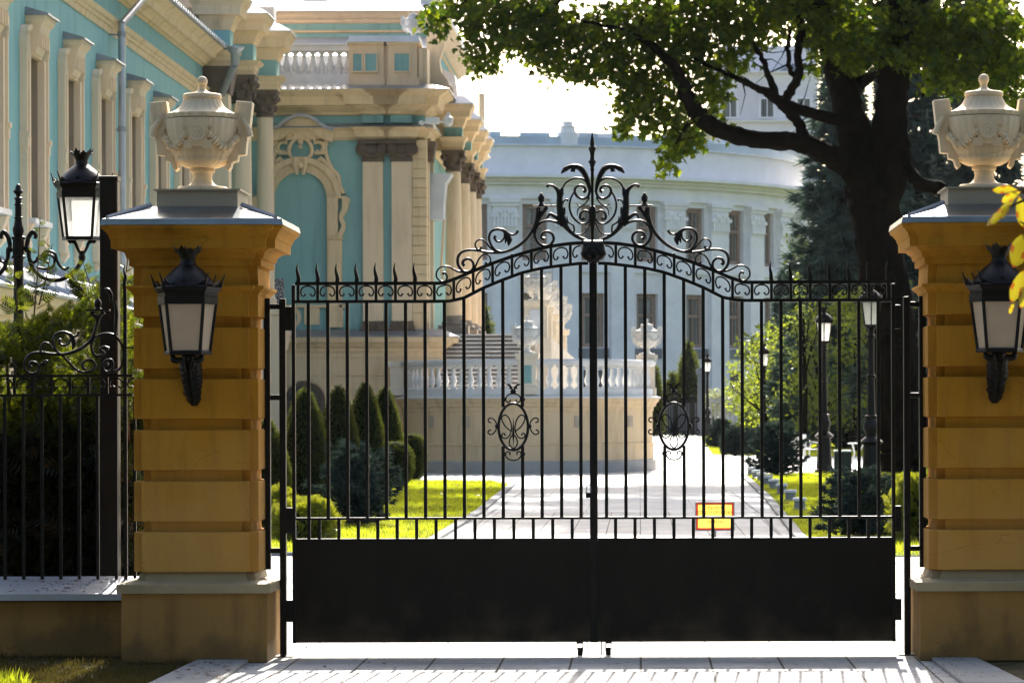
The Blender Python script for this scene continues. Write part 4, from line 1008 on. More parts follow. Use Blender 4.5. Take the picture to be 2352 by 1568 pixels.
# pilasters with their broken-forward entablature
for x0,x1 in ((836,882),(902,948.5)):
    fb('pilaster', x0,x1,738,372,.22,'creamlt')
    m = MB(); xm = (x0+x1)/2
    m.box(Xb(x0-2),Xb(x1+2),BY-.25,BY+.02,Zb(373),Zb(358)); m.box(Xb(x0-5),Xb(x1+5),BY-.32,BY+.02,Zb(358),Zb(333)); m.box(Xb(x0-10),Xb(x1+10),BY-.42,BY+.02,Zb(332.5),Zb(324))
    for sg in (-1,1):
        for rr in (.20,.12): m.add(*(lambda q: (q.v,q.f))(MB().lathe(0,0,[(0,rr),(.06 if rr==.2 else .1,rr*.9)],14).xf(Matrix.Translation((Xb(xm+sg*24),BY-.32,Zb(345))) @ Matrix.Rotation(PI/2,4,'X'))))
    for k in range(-4,5): m.ball((Xb(xm+k*3.6),BY-.33,Zb(354+6*math.cos(k*.38))), .055, 6)
    for k in range(-5,6): m.box(Xb(xm+k*3.9)-.015,Xb(xm+k*3.9)+.015,BY-.355,BY-.31,Zb(340),Zb(335))
    m.build('capital', MT['umber'], pal)
    m = MB(); m.box(Xb(x0-3),Xb(x1+3),BY-.26,BY+.02,Zb(748),Zb(738)); m.box(Xb(x0-5),Xb(x1+5),BY-.30,BY+.02,Zb(756),Zb(748.2)); m.box(Xb(x0-8),Xb(x1+8),BY-.36,BY+.02,Zb(771),Zb(756.2))
    m.build('pilaster_base', MT['umber'], pal)
def step_ring(name, mt, prof, x0, x1):
    return MB().prof(Xb(x0), Xb(x1), BY-.24, BY, [(Zb(y),o) for y,o in prof]).build(name, MT[mt], pal)
for x0,x1 in ((834,884),(900,950)):
    step_ring('string_break','cream',[(322.5,.05),(318,.11),(316,.17),(302,.23),(300,.31),(295.6,.41)],x0,x1)
    step_ring('frieze_break','teal',[(284,.0),(266,.0)],x0,x1)
    step_ring('cornice_break','cream',[(265.6,.035),(263,.085),(259,.085),(248,.265),(245,.285),(244.2,.465),(226,.525),(222,.605),(214,.785),(211.7,.805)],x0,x1)
# quoin strip of separate blocks at the corner
y = 372; m = MB()
y = 324
while y < 737:
    m.box(Xb(949.5),Xb(975)+.10,BY-.20,BY+.4,Zb(y+20.3),Zb(y)); y += 22
m.box(Xb(951),Xb(975)+.06,BY-.15,BY+.4,Zb(770),Zb(324)); m.build('quoin', MT['cream'], pal)
# blind arch with archivolt, jambs, brackets and cartouche
acx, acz = Xb(693), Zb(455)
m = MB(); m.arch(acx,acz,60.6/74.26,80/74.26,BY-.14,BY+.02,0,PI,28); m.arch(acx,acz,80.2/74.26,94/74.26,BY-.24,BY+.02,.0,PI,28); m.arch(acx,acz,60/74.26,66/74.26,BY-.18,BY-.13,0,PI,28)
m.build('archivolt', MT['cream'], pal)
for s in (1,-1):
    m = MB()
    X_ = lambda q: acx+s*(q-693)/74.26
    m.box(X_(753.6),X_(787),BY-.16,BY+.02,Zb(737),Zb(547)); m.box(X_(758),X_(782),BY-.19,BY-.15,Zb(730),Zb(552))
    m.box(X_(753.6),X_(779),BY-.22,BY+.02,Zb(547),Zb(455)); m.box(X_(758),X_(778),BY-.26,BY-.2,Zb(540),Zb(475))
    m.box(X_(760),X_(790),BY-.27,BY+.02,Zb(550.5),Zb(547.2)); m.box(X_(780),X_(800),BY-.32,BY+.02,Zb(457),Zb(452))
    c = cat([(797,455),(795,480),(786,500),(792,520),(784,540),(782,548)],5)
    m.ribbon([(X_(p[0]),Zb(p[1])) for p in c], lerpr([.26,.16,.12,.12,.14,.16],len(c)), BY-.28, BY+.02)
    c = cat([(747,324),(752,355),(764,385),(779,403),(783,425),(792,445)],5)
    m.ribbon([(X_(p[0]),Zb(p[1])) for p in c], .10, BY-.16, BY+.02)
    m.box(X_(758),X_(790),BY-.14,BY+.02,Zb(770),Zb(764))
    m.build('arch_surround', MT['cream'], pal)
# segmental string course rising over the arch
m = MB(); c = cat([(627,300),(645,296),(660,284),(680,273),(700,270),(720,275),(738,288),(752,297),(770,303)],5)
m.ribbon([(Xb(p[0]),Zb(p[1]+12)) for p in c], .36, BY-.34, BY+.02); m.build('curved_hood', MT['cream'], pal)
MB().ribbon([(Xb(p[0]),Zb(p[1]-3)) for p in c], .10, BY-.52, BY+.02).build('hood_flashing', MT['zincd'], pal)
m = MB()
for s in (1,-1):
    X_ = lambda q: acx+s*(q)/74.26
    def tb(pts, r, d=.14): 
        c = cat(pts,5); m.tube([(X_(p[0]),BY-d,Zb(p[1])) for p in c], [x/74.26 for x in lerpr(r,len(c))], 6)
    tb([(0,318),(14,322),(24,335),(26,350),(18,364),(4,368)],[4,4,5,5,4,3])
    tb([(0,306),(10,308),(16,316),(28,318),(34,326)],[7,7,6,5,2])
    tb([(30,330),(44,328),(52,338),(46,350),(36,346)],[3,4,4,4,3]); tb([(30,352),(42,352),(56,350),(60,340)],[4,5,4,2])
    tb([(22,368),(36,372),(50,366),(58,372)],[4,5,4,2]); tb([(44,362),(60,378),(72,392),(80,404)],[5,5,4,2]); tb([(38,320),(46,314),(52,320)],[2,3,2])
    tb([(54,330),(60,326),(62,336)],[2,3,2])
    tb([(10,362),(12,376),(9,392),(7,402)],[6,7,5,4], .26)
tb([(0,306),(0,300)],[9,6])
m.ball((acx,BY-.16,Zb(326)),.09,8); m.ball((acx,BY-.16,Zb(338)),.07,8); m.ball((acx,BY-.27,Zb(380)),.12,8)
m.build('cartouche', MT['cream'], pal, True)
# medallion panel under the arch
m = MB(); m.arch(Xb(668),Zb(728),.22,.34,BY-.12,BY+.02,0,2*PI,24); m.build('roundel', MT['cream'], pal)
m = MB(); m.ball((Xb(668),BY-.03,Zb(728)),.16,8); m.box(Xb(700),Xb(735),BY-.1,BY+.02,Zb(745),Zb(702)); m.box(Xb(757),Xb(789),BY-.2,BY+.02,Zb(752),Zb(706)); m.build('panel_relief', MT['cream'], pal)
fb('apron_moulding', 627, 800, 706,700,.16,'cream')
# base ledge and rusticated basement
pbx1 = Px(1006,100.4)
def bring(name, mt, prof): return MB().prof(bx0, pbx1, BY-.12, byb, [(Zb(y,900),o) for y,o in prof]).build(name, MT[mt], pal)
bring('base_flashing','zincd',[(775,.56),(772,.57),(757,.12),(756,-.3)])
bring('base_cornice','cream',[(811,.06),(806,.12),(800,.14),(796,.26),(788,.36),(786,.48),(775,.52)])
pr = [(1130,.05),(1128,.05)]
for lo,hi in ((1088,1040),(1038.5,992),(990.5,950),(948.5,906),(904.5,864),(862.5,822)):
    pr += [(lo,.10),(hi,.10),(hi-.05,.06),(hi-1.4,.06)]
pr += [(821,.10),(811,.06)]
MB().prof(bx0, pbx1, BY-.12, byb, [(max(0,Zb(y,900)),o) for y,o in pr[2:]]).build('basement_wall', MT['cream'], pal)
bw = MB(); cxw, czw = Xb(702), Zb(922)
bw.arch(cxw, czw, .02, .52, BY-.30, BY-.2, 0, PI, 16); bw.box(cxw-.52,cxw+.52,BY-.30,BY-.2,Zb(980),czw-.002)
wo = bw.build('basement_window', MT['glassdark'], pal)
m = MB(); m.arch(cxw,czw,.50,.62,BY-.36,BY-.2,0,PI,18); m.box(cxw-.62,cxw-.5,BY-.36,BY-.2,Zb(980),czw); m.box(cxw+.5,cxw+.62,BY-.36,BY-.2,Zb(980),czw); m.box(cxw-.025,cxw+.025,BY-.33,BY-.3,Zb(980),czw+.5); m.box(cxw-.5,cxw+.5,BY-.332,BY-.3,czw-.03,czw+.03)
m.build('window_surround', MT['umber'], wo)
m = MB(); m.arch(cxw,czw,.66,.92,BY-.30,BY-.2,0,PI,18); m.build('arch_label', MT['cream'], wo)
# attic: pedestal blocks and balustrade
m = MB()
def ab(x0,x1,y0,y1,d): m.box(Xb(x0),Xb(x1),BY-d,BY+1.0,Zb(y0),Zb(y1))
ab(806,885,208,106,.30); ab(896,962,208,106,.34); ab(884.8,896.2,208,108,.16); ab(806,889,207.8,183,.38); ab(892,968,207.8,183,.42); ab(803,886,106,101,.42); ab(893,968,106,101,.46)
ab(962,985,206,112,.2); ab(966,975,206,112,.3)
for x0,x1 in ((816,836),(844,869),(911,944)):
    for a,b,c,d in ((x0-3.5,x1+3.5,170,166.5),(x0-3.5,x1+3.5,127,123.5),(x0-3.5,x0,166.5,127),(x1,x1+3.5,166.5,127)): ab(a,b,c,d,.40)
m.build('attic_pedestal', MT['creamlt'], pal)
for x0,x1 in ((816,836),(844,869),(911,944)): fb('attic_panel', x0,x1,166.3,127.2,.36,'teal')
MB().box(Xb(801),Xb(970),BY-.52,BY+1.2,Zb(101),Zb(97)).box(Xb(806),Xb(967),BY-.42,BY+1.1,Zb(97),Zb(86)).build('attic_coping', MT['roofmetal'], pal)
MB().box(Xb(560),Xb(803),BY+.25,BY+.75,Zb(198),Zb(169)).build('balustrade_plinth', MT['white'], pal)
MB().box(Xb(560),Xb(803),BY+.2,BY+.8,Zb(115),Zb(103)).box(Xb(560),Xb(803),BY+.1,BY+.9,Zb(103),Zb(100)).build('balustrade_rail', MT['white'], pal)
zz = lambda v: Zb(169)+(Zb(115)-Zb(169))*v
balp = [(0,.10),(.06,.10),(.07,.07),(.14,.07),(.2,.10),(.32,.135),(.42,.125),(.6,.075),(.78,.06),(.82,.09),(.85,.06),(.9,.07),(.92,.11),(1,.11)]
b0 = MB().lathe(0,BY+.5,[(zz(v),r*.95) for v,r in balp],14)
for k in range(-2,10):
    x = Xb(616+20.3*k) 
    q = MB(); q.v = [(p[0]+x,p[1],p[2]) for p in b0.v]; q.f = b0.f; q.build('attic_baluster', MT['white'], pal, True)
# upper storey set back
MB().loft([[(x_,BY+1.0,Zb(205)),(x_,BY+1.0,Zb(120)),(x_,105.98,Pz(86,105.98,800)),(x_,105.98,Zb(205))] for x_ in (-14.4,Px(978,103))]).build('attic_roof', MT['roofmetal'], pal)
UY = 106.0
Xu = lambda p: Px(p,UY); Zu = lambda p: Pz(p,UY,800)
MB().box(-17, Xu(985), UY, 124, Zb(230), Zu(52)).build('upper_wall', MT['teal'], pal)
MB().prof(-17, Xu(985), UY, 124, [(Zu(76.5),.02),(Zu(75),.08),(Zu(71),.08),(Zu(70),.02)]).build('upper_band', MT['cream'], pal)
MB().prof(-17, Xu(985), UY, 124, [(Zu(55),.02),(Zu(52),.1),(Zu(47),.14),(Zu(44),.25),(Zu(36),.4),(Zu(31),.6)]).build('upper_cornice', MT['creamlt'], pal)
MB().loft([[(-17.7,UY-.7,z0),(Xu(985)+.7,UY-.7,z0),(Xu(985)+.7,124.7,z0),(-17.7,124.7,z0)] for z0 in (Zu(31),Zu(30))]+[[(-14,UY+6,Zu(30)+2.2),(Xu(985)-4,UY+6,Zu(30)+2.2),(Xu(985)-4,118,Zu(30)+2.2),(-14,118,Zu(30)+2.2)]]).build('upper_roof', MT['roofmetal'], pal)
d0 = MB(); d0.prof(Xu(690),Xu(752),UY+1,UY+3,[(Zu(31),.1),(Zu(22),.08),(Zu(20),0),(Zu(-20),0)]); d0.build('dormer', MT['white'], pal)
MB().prof(Xu(965),Xu(1010),UY+.5,UY+3,[(Zu(31),.1),(Zu(22),.06),(Zu(20),0),(Zu(-20),0)]).build('dormer', MT['white'], pal)
# volute buttress and curved portico gable
VY = 103.0
V = lambda p: (Px(p[0],VY),Pz(p[1],VY,1010))
m = MB()
m.prism([V(p) for p in [(982,230),(982,70),(1018,66),(1026,80),(1022,110),(1012,140),(1016,165),(1030,185),(1040,205),(1042,230)]], VY, VY+.5)
for c0, r0 in (((1030,208),.20),((1012,86),.14)):
    m.add(*(lambda q: (q.v,q.f))(MB().lathe(0,0,[(0,r0),(.05,r0*.9),(.05,r0*.5),(.09,r0*.4)],18).xf(Matrix.Translation((V(c0)[0],VY,V(c0)[1])) @ Matrix.Rotation(PI/2,4,'X'))))
m.build('volute_buttress', MT['creamlt'], pal)
g0 = [(-7.4,11.5),(-7.4,13.8),(-7.0,13.4),(-6.5,12.9),(-5.9,12.6),(-5.75,11.5)]
MB().prism([(x,z) for x,z in g0], 104.5, 119.8).build('portico_roof', MT['roofmetal'], pal)
e = at(1100,330,120); e2 = at(1112,215,120)
MB().box(e[0],e2[0],120,120.5,e[2]-.2,e2[2]).build('gable_end', MT['creamlt'], pal)
# portico: columns along +Y in front of the side wall
PX_ = -5.92
zcap0, zcap1 = Pz(395,104.1,1040), Pz(347,104.1,1040); zs2 = (zcap1, Pz(315,104,1040), Pz(294,104,1040), Pz(243,104,1040))
zfl = Pz(768,103,1030)
for i, yy in enumerate((104.1,109.6,113.9,117.6)):
    r = .245
    MB().lathe(PX_,yy,[(zfl+.62,r*1.12),(zfl+2.5,r*1.1),(zcap0,r*.93)],24).build('column', MT['creamlt'], pal, True)
    m = MB(); capital(m, PX_, yy, zcap0, zcap1, r, i+5); m.build('capital', MT['umber'], pal, True)
    m = MB(); m.lathe(PX_,yy,[(zfl+.3,r*1.5),(zfl+.38,r*1.62),(zfl+.44,r*1.5),(zfl+.46,r*1.3),(zfl+.52,r*1.35),(zfl+.58,r*1.3),(zfl+.62,r*1.15)],20); m.box(PX_-.48,PX_+.48,yy-.48,yy+.48,zfl-.3,zfl+.3)
    m.build('column_base', MT['greystep'], pal, True)
    ressaut(pal, PX_, yy, .31, zs2, .62)
MB().box(-6.9,PX_-.1,103.9,118,zs2[0],zs2[3]-.05).build('portico_entablature', MT['cream'], pal)
m = MB(); m.box(bx1-.05,bx1+.12,101.5,102.1,zfl,zcap1); m.box(bx1-.05,bx1+.16,103.0,103.5,zfl,zcap1); m.build('side_pilaster', MT['creamlt'], pal)
m = MB(); m.prof(bx1-.05,bx1+.26,101.35,102.0,[(Pz(372,101.7),0),(Pz(345,101.7),.05),(Pz(326,101.7),.1)]); m.build('capital', MT['umber'], pal)
a = at(1016,400,102.6); b = at(1033,505,102.6)
MB().loft([[(a[0]-.4,102.3,z),(a[0]+d,102.3,z),(a[0]+d,103.4,z),(a[0]-.4,103.4,z)] for z,d in ((b[2],.05),(b[2]+.5,.06),(a[2]-.3,.12),(a[2],.32))]).build('window_awning', MT['roofmetal'], pal)
m = MB()
for x,y in ((1022,102.5),(1050,103.3)):
    c = cat([at(x-2,505,y),at(x-5,560,y),at(x-8,620,y),at(x-1,650,y)],5); m.tube(c, .05, 6)
m.build('window_scroll', MT['creamlt'], pal, True)
MB().box(-7, Px(1162,104), 103.6, 121, 0, zfl-.02).build('portico_podium', MT['creamlt'], pal)

# ================================================================ stairs and round terrace
st = thing('stone_stairs', 'grey stone stairs climbing to the palace columns behind the balustrade', 'stairs', (Px(1100,100), 100, 0))
m = MB(); n = 15
for i in range(n):
    z1 = zfl-.135*i; y0 = 103.58-.30*(i+1)
    m.box(-6.2, Px(1192, 101), y0, y0+.36 if i else 103.58, z1-.40 if i < n-1 else 0, z1)
m.build('flight', MT['greystep'], st)
m = MB()
for i in range(n):
    z1 = zfl-.135*i; y0 = 103.58-.30*(i+1)
    m.box(-6.2, Px(1192, 101)+.01, y0-.03, y0+.10, z1-.03, z1+.015)
m.build('nosing', MT['white'], st)
TCX, TCY = Px(1205,97.4)-.04, 101.25
ter = thing('round_terrace', 'cream round terrace wall topped by a white balustrade', 'terrace', (TCX,TCY,0))
tz = lambda py: Pz(py, 97.4, 1205)
a0, a1 = PI*.93, PI*2.10
def tl(name, mt, prof, s=64): return MB().loft([[(TCX+r*math.cos(a),TCY+r*math.sin(a),z) for z,r in prof] for a in np.linspace(a0,a1,s)], cap=False, closed=False).build(name, MT[mt], ter)
tl('plinth','basestone',[(0,3.98),(tz(1061),3.98),(tz(1058),3.93),(tz(1058),3.5)])
tl('drum','cream',[(tz(1060),3.90),(tz(1024),3.90),(tz(1023),3.93),(tz(1019),3.93),(tz(1018),3.87),(tz(945),3.87),(tz(944),3.90),(tz(935),3.91),(tz(933),3.97),(tz(926),4.0),(tz(922),4.06),(tz(914),4.10),(tz(913),3.6)])
tl('drum_coping','white',[(tz(914.5),4.13),(tz(911),4.13),(tz(909),3.95),(tz(909),3.55)])
tl('balustrade_plinth','white',[(tz(910),3.90),(tz(893),3.90),(tz(892),3.88),(tz(892),3.60),(tz(910),3.60)])
tl('balustrade_rail','white',[(tz(839),3.58),(tz(839),3.92),(tz(837),3.96),(tz(829),3.99),(tz(827),3.97),(tz(824),3.93),(tz(824),3.57),(tz(839),3.57)])
MB().add([(TCX+3.6*math.cos(a),TCY+3.6*math.sin(a),tz(908)) for a in np.linspace(a0,a1,40)]+[(TCX,TCY+2,tz(908))],[tuple(range(41))]).build('terrace_floor', MT['greystep'], ter)
zt = lambda v: tz(892)+(tz(839)-tz(892))*v
bt = MB().lathe(0,0,[(zt(v),r*.80) for v,r in balp],12)
for v in (0,.92):
    bt.box(-.105,.105,-.105,.105,zt(v),zt(v+.08))
sp = .305/3.75; a = a0+.05; k = 0
peds = [PI*1.5+.004, PI*2.0+.02]
while a < a1:
    if all(abs(a-p) > .105 for p in peds):
        q = MB(); q.v = [(p[0]+TCX+3.75*math.cos(a),p[1]+TCY+3.75*math.sin(a),p[2]) for p in bt.v]; q.f = bt.f
        q.build('baluster', MT['white'], ter, True)
    a += sp
def tped(px, Y, ytop, ybot, hw, name='pedestal'):
    x = Px(px,Y); z1, z0 = Pz(ytop,Y,px), Pz(ybot,Y,px)
    p = MB().prof(x-hw,x+hw,Y-hw,Y+hw,[(z0,.05),(z0+.22,.05),(z0+.26,0),(z1-.2,0),(z1-.16,.06),(z1-.05,.09),(z1,.09)]).build(name, MT['ivory'], ter)
    return x, Y, z1, p
pd1 = tped(1211,97.52,811,905,.27); 
MB().box(pd1[0]-.14,pd1[0]+.14,97.22,97.26,pd1[2]-.9,pd1[2]-.36).build('panel', MT['teal'], pd1[3])
pd2 = tped(1486,101.3,815,908,.25)
pd3 = tped(912,100.55,830,908,.2)
VENTM = mat('vent_grille_paint', (.52,.43,.33), .7, .1, 5)
for px in (990,1073,1334,1453):
    m = MB()
    # ventilators let into the drum wall
    t_ = math.asin(max(-.98,min(.98,((px-1207)/300.0)))); R_ = 3.885
    M_ = Matrix.Translation((TCX,TCY,0)) @ Matrix.Rotation(t_,4,'Z')
    w_ = MB().box(-.13,.13,-R_-.012,-R_+.06,tz(982),tz(955)); w_.xf(M_); m.add(w_.v,w_.f)
    for j in range(5):
        z_ = tz(978)+j*(tz(957)-tz(978))/5; w_ = MB().box(-.11,.11,-R_-.026,-R_-.013,z_,z_+.035); w_.xf(M_); m.add(w_.v,w_.f)
    m.build('ventilator', VENTM, ter)
# ramp parapet with a descending row of urn pedestals
rp = []
for (px,Y,yt) in ((1232,102.6,690),(1247,104.6,706),(1259,106.6,722),(1271,108.6,740),(1282,110.4,757)):
    rp.append(tped(px,Y,yt,835,.36 if px==1232 else .30))
x = Px(1252,103)
MB().loft([[(x-.25,101.2,tz(910)),(x+.25,101.2,tz(910)),(x+.25,101.2,Pz(775,101.2,1250)),(x-.25,101.2,Pz(775,101.2,1250))],[(x+.5,110.5,tz(910)),(x+.9,110.5,tz(910)),(x+.9,110.5,Pz(830,110,1280)),(x+.5,110.5,Pz(830,110,1280))]]).build('ramp_parapet', MT['ivory'], ter)
MB().box(rp[0][0]-.2,rp[0][0]+.2,102.2,102.235,rp[0][2]-1.3,rp[0][2]-.3).build('panel', MT['roofmetal'], rp[0][3])
US = 1.28
WU = dup(URN, (pd1[0],pd1[1],pd1[2]), 'white urn on the terrace pedestal with the turquoise panel', 'white palace urns', 0, US)
def white(o):
    for ch in o.children_recursive:
        if ch.type == 'MESH' and ch.data.materials: 
            if ch.data.name+'_w' in bpy.data.meshes: ch.data = bpy.data.meshes[ch.data.name+'_w']
            else:
                nm = ch.data.name+'_w'; ch.data = ch.data.copy(); ch.data.name = nm; ch.data.materials[0] = MT['urnwhite']
white(WU)
dup(WU, pd2[:3], 'white urn at the right end of the round terrace balustrade', None, 0, US)
lab = ['white urn on the tall panelled pedestal, highest above the terrace','second white urn stepping down behind the tall panelled pedestal','third white urn down the row behind the terrace pedestal','fourth white urn down the row behind the terrace pedestal','lowest and farthest white urn of the row behind the terrace']
for q, l in zip(rp, lab): dup(WU, q[:3], l, None, 0, US*.98)
dup(WU, (Xb(950),BY+.4,Zb(86)), 'white urn on the roof attic beside the maple leaves', None, 0, 1.02)
# cameras on the palace corner
sc_ = thing('security_camera', 'white dome and box cameras clamped to the palace corner cornice', 'security camera', at(1005,278,99.7))
c0 = at(1030,281,99.5)
MB().ball(c0,.14,14).build('dome', MT['camwhite'], sc_, True)
MB().lathe(c0[0],c0[1],[(c0[2]+.05,.15),(c0[2]+.14,.15),(c0[2]+.2,.06),(c0[2]+.3,.05)],14).build('dome_cap', MT['camwhite'], sc_, True)
c1 = at(994,279,99.7)
MB().bbox(c1[0]-.2,c1[0]+.2,99.5,99.7,c1[2]-.09,c1[2]+.11,.02).build('housing', MT['camwhite'], sc_)
c2 = at(968,283,99.7)
MB().lathe(0,0,[(-.17,.06),(.12,.065),(.17,.075)],10).xf(Matrix.Translation(c2) @ Matrix.Rotation(.5,4,'Y') @ Matrix.Rotation(PI/2,4,'X')).build('lens_tube', MT['camwhite'], sc_, True)
MB().tube([c2,c1,c0],.03,6).tube([(c1[0],99.6,c1[2]),(c1[0],100.8,c1[2]-.1)],.05,6).build('bracket_arm', MT['camwhite'], sc_)

# ================================================================ curved government building behind
RCX, RY0, RR = (1080-1470)/7500*330, 330.0, 36.0
RCY = RY0+RR
rad_ = thing('government_building', 'grey white curved building with pilasters and tall brown windows', 'government building', (RCX,RCY,0))
rz = lambda py: Pz(py, RY0, 1130)
D_ = math.radians(9.7); tw = lambda k: math.radians(10.5)+D_*k
def arcobj(name, mt, lst, par=None, n=60):
    m = MB()
    for (R0,R1,t0,t1,z0,z1) in lst: m.arc(RCX,RCY,R0,R1,t0,t1,z0,z1,max(2,int(abs(t1-t0)/.05)))
    return m.build(name, MT[mt], par or rad_)
TA, TB = -1.2, 1.75
zt0, zt1, zl0, zl1 = rz(597), rz(468), rz(797), rz(672)
segs = []; ks = list(range(-4,8)); hw = math.radians(2.0)
prev = TA
for k in ks:
    t = tw(k)
    if t-hw < TA or t+hw > TB: continue
    for z0,z1 in ((zt0,zt1),(zl0,zl1)): segs.append((RR-.9,RR,prev,t-hw,z0,z1))
    prev = t+hw
for z0,z1 in ((zt0,zt1),(zl0,zl1)): segs.append((RR-.9,RR,prev,TB,z0,z1))
segs += [(RR-.9,RR,TA,TB,-1,zl0),(RR-.9,RR,TA,TB,zl1,zt0),(RR-.9,RR,TA,TB,zt1,rz(456))]
arcobj('wall','rada',segs)
arcobj('cornice','radatrim',[(RR-1,RR+.35,TA,TB,rz(456),rz(449)),(RR-1,RR+.15,TA,TB,rz(449),rz(424)),(RR-1,RR+.7,TA,TB,rz(424),rz(417)),(RR-1,RR+1.1,TA,TB,rz(417),rz(409)),(RR-1,RR+1.8,TA,TB,rz(409),rz(402))])
arcobj('attic_wall','rada',[(RR-1.4,RR-.6,TA,TB,rz(402),rz(333))])
arcobj('attic_coping','roofmetal',[(RR-1.6,RR-.3,TA,TB,rz(333),rz(329))])
arcobj('roof_skirt','radaroof',[(RR-3.2,RR-1.0,TA,TB,rz(329),rz(310))])
mer = []; t = TA; kk = 0
while t < TB:
    mer.append((RR-3.5,RR-2.3,t,t+math.radians(5.2),rz(311),rz(297+2*(kk%2)))); t += math.radians(8.6); kk += 1
[arcobj('roof_unit','radaroof',[q_]) for q_ in mer]
arcobj('sill_band','radatrim',[(RR-.2,RR+.25,TA,TB,zt0-1.2,zt0-.6)])
for k in ks:
    t = tw(k)
    if t-hw < TA or t+hw > TB: continue
    for z0,z1,nm in ((zt0,zt1,'upper_window'),(zl0,zl1,'lower_window')):
        w_ = arcobj(nm,'curtain',[(RR-.80,RR-.72,t-hw,t+hw,z0,z1)])
        f_ = [(RR-.71,RR-.45,t-hw+.001,t-hw+.012,z0,z1),(RR-.71,RR-.45,t+hw-.012,t+hw-.001,z0,z1),(RR-.71,RR-.47,t-hw+.012,t+hw-.012,z1-.45,z1-.01),(RR-.71,RR-.47,t-hw+.012,t+hw-.012,z0+.01,z0+.4),(RR-.71,RR-.5,t-hw+.012,t+hw-.012,z1-2.35,z1-2.05)]
        f_.append((RR-.71,RR-.52,t-.0014,t+.0014,z0+.4,z1-.46))
        arcobj('window_frame','winframe',f_,w_)
        for sg_ in (-1,1): arcobj('curtain','curtaincloth',[(RR-.718,RR-.712,t+sg_*hw*(.52 if (k+(sg_>0))%3 else .30),t+sg_*hw*.9,z0+.4,z1-.5)],w_)
    arcobj('dark_apron','radadark',[(RR-.1,RR+.18,t-hw-.01,t+hw+.01,rz(822),rz(799))])
    arcobj('ground_window','glassdark',[(RR-.1,RR+.02,t-hw+.006,t+hw-.006,rz(930),rz(850))])
    tp = t-D_/2; pw = math.radians(2.05)
    arcobj('pilaster','radatrim',[(RR-.1,RR+.55,tp-pw,tp+pw,-1,rz(527))])
    cp = [(RR-.1,RR+.62,tp-pw*.98,tp+pw*.98,rz(527),rz(524)),(RR-.1,RR+.60,tp-pw*.92,tp+pw*.92,rz(524),rz(474)),(RR-.1,RR+.95,tp-pw*1.2,tp+pw*1.2,rz(466),rz(456.5)),(RR-.1,RR+.8,tp-pw*1.08,tp+pw*1.08,rz(474),rz(466.2))]
    for j in range(-3,4): cp.append((RR+.5,RR+.78,tp+j*pw*.27-.004,tp+j*pw*.27+.004,rz(522),rz(480+8*abs(j%2))))
    for j in range(-2,3): cp.append((RR+.5,RR+.86,tp+j*pw*.42-.010,tp+j*pw*.42+.010,rz(500-10*(j%2)),rz(492-10*(j%2))))
    arcobj('capital','radatrim',cp)
    if k in (0,): pass
tq = at(1304,292,333)
MB().lathe(tq[0],tq[1],[(rz(330),1.1),(rz(300),1.1),(rz(298),.8),(rz(288),.75),(rz(286),.95),(rz(283),.5),(rz(276),.55),(rz(275),.7),(rz(270),.1)],12).build('roof_turret', MT['radatrim'], rad_)
tq = at(1410,300,336); MB().prof(tq[0]-2.2,tq[0]+1.2,335,338,[(rz(330),0),(rz(298),0)]).lathe(tq[0]+.2,336,[(rz(298),.5),(rz(284),.5),(rz(280),.1)],10).build('roof_hut', MT['radatrim'], rad_)
MB().lathe(RCX, RCY, [(-1,RR-1.0),(rz(329),RR-1.0),(rz(320),8)], 60).build('inner_drum', MT['radadark'], rad_)

TY = 420.0
tb_ = thing('office_tower', 'pale lilac block rising behind the curved building and branches', 'apartment block', (Px(1780,TY),TY+15,0))
Xt = lambda p: Px(p,TY); Zt = lambda p: Pz(p,TY,1760)
MB().box(Xt(1640),Xt(1880),TY,TY+30,0,Zt(168)).build('wall', MT['tower'], tb_)
MB().box(Xt(1655),Xt(1880),TY+3,TY+30,Zt(170),Zt(100)).build('upper_wall', MT['tower'], tb_)
MB().prof(Xt(1640),Xt(1880),TY,TY+30,[(Zt(283),.0),(Zt(281),.7),(Zt(277),.8),(Zt(276),0)]).build('string_course', MT['radatrim'], tb_)
MB().prof(Xt(1640),Xt(1880),TY,TY+30,[(Zt(172),.1),(Zt(168),.9),(Zt(165),.9)]).build('cornice', MT['radatrim'], tb_)
MB().prof(Xt(1790),Xt(1885),TY+1,TY+30,[(Zt(165),.2),(Zt(130),-3)]).build('roof', MT['radadark'], tb_)
for px in (1679,1764,1848):
    for y0,y1 in ((270,228),(355,312),(186,140)):
        TYY = TY if y0 > 190 else TY+3
        if y0 < 190 and px > 1760: continue
        wv = MB().box(Px(px-15,TYY),Px(px+15,TYY),TYY-.12,TYY+.1,Zt(y0),Zt(y1)).build('window', MT['curtain'], tb_)
        m = MB(); X1=lambda d: Px(px+d,TYY)
        for a,b,c,d in ((-19,-14,y0+2,y1-4),(14,19,y0+2,y1-4),(-14,14,y1,y1-4),(-14,14,y0+3,y0-1),(-1,1,y0,y1)): m.box(X1(a),X1(b),TYY-.3,TYY-.05,Zt(c),Zt(d))
        m.build('window_frame', MT['radatrim'], wv)
m = MB()
for k in range(12): m.box(Xt(1693)+k*.36,Xt(1693)+k*.36+.12,TY-.12,TY+.1,Zt(274),Zt(190))
m.build('wall_fluting', MT['tower'], tb_)

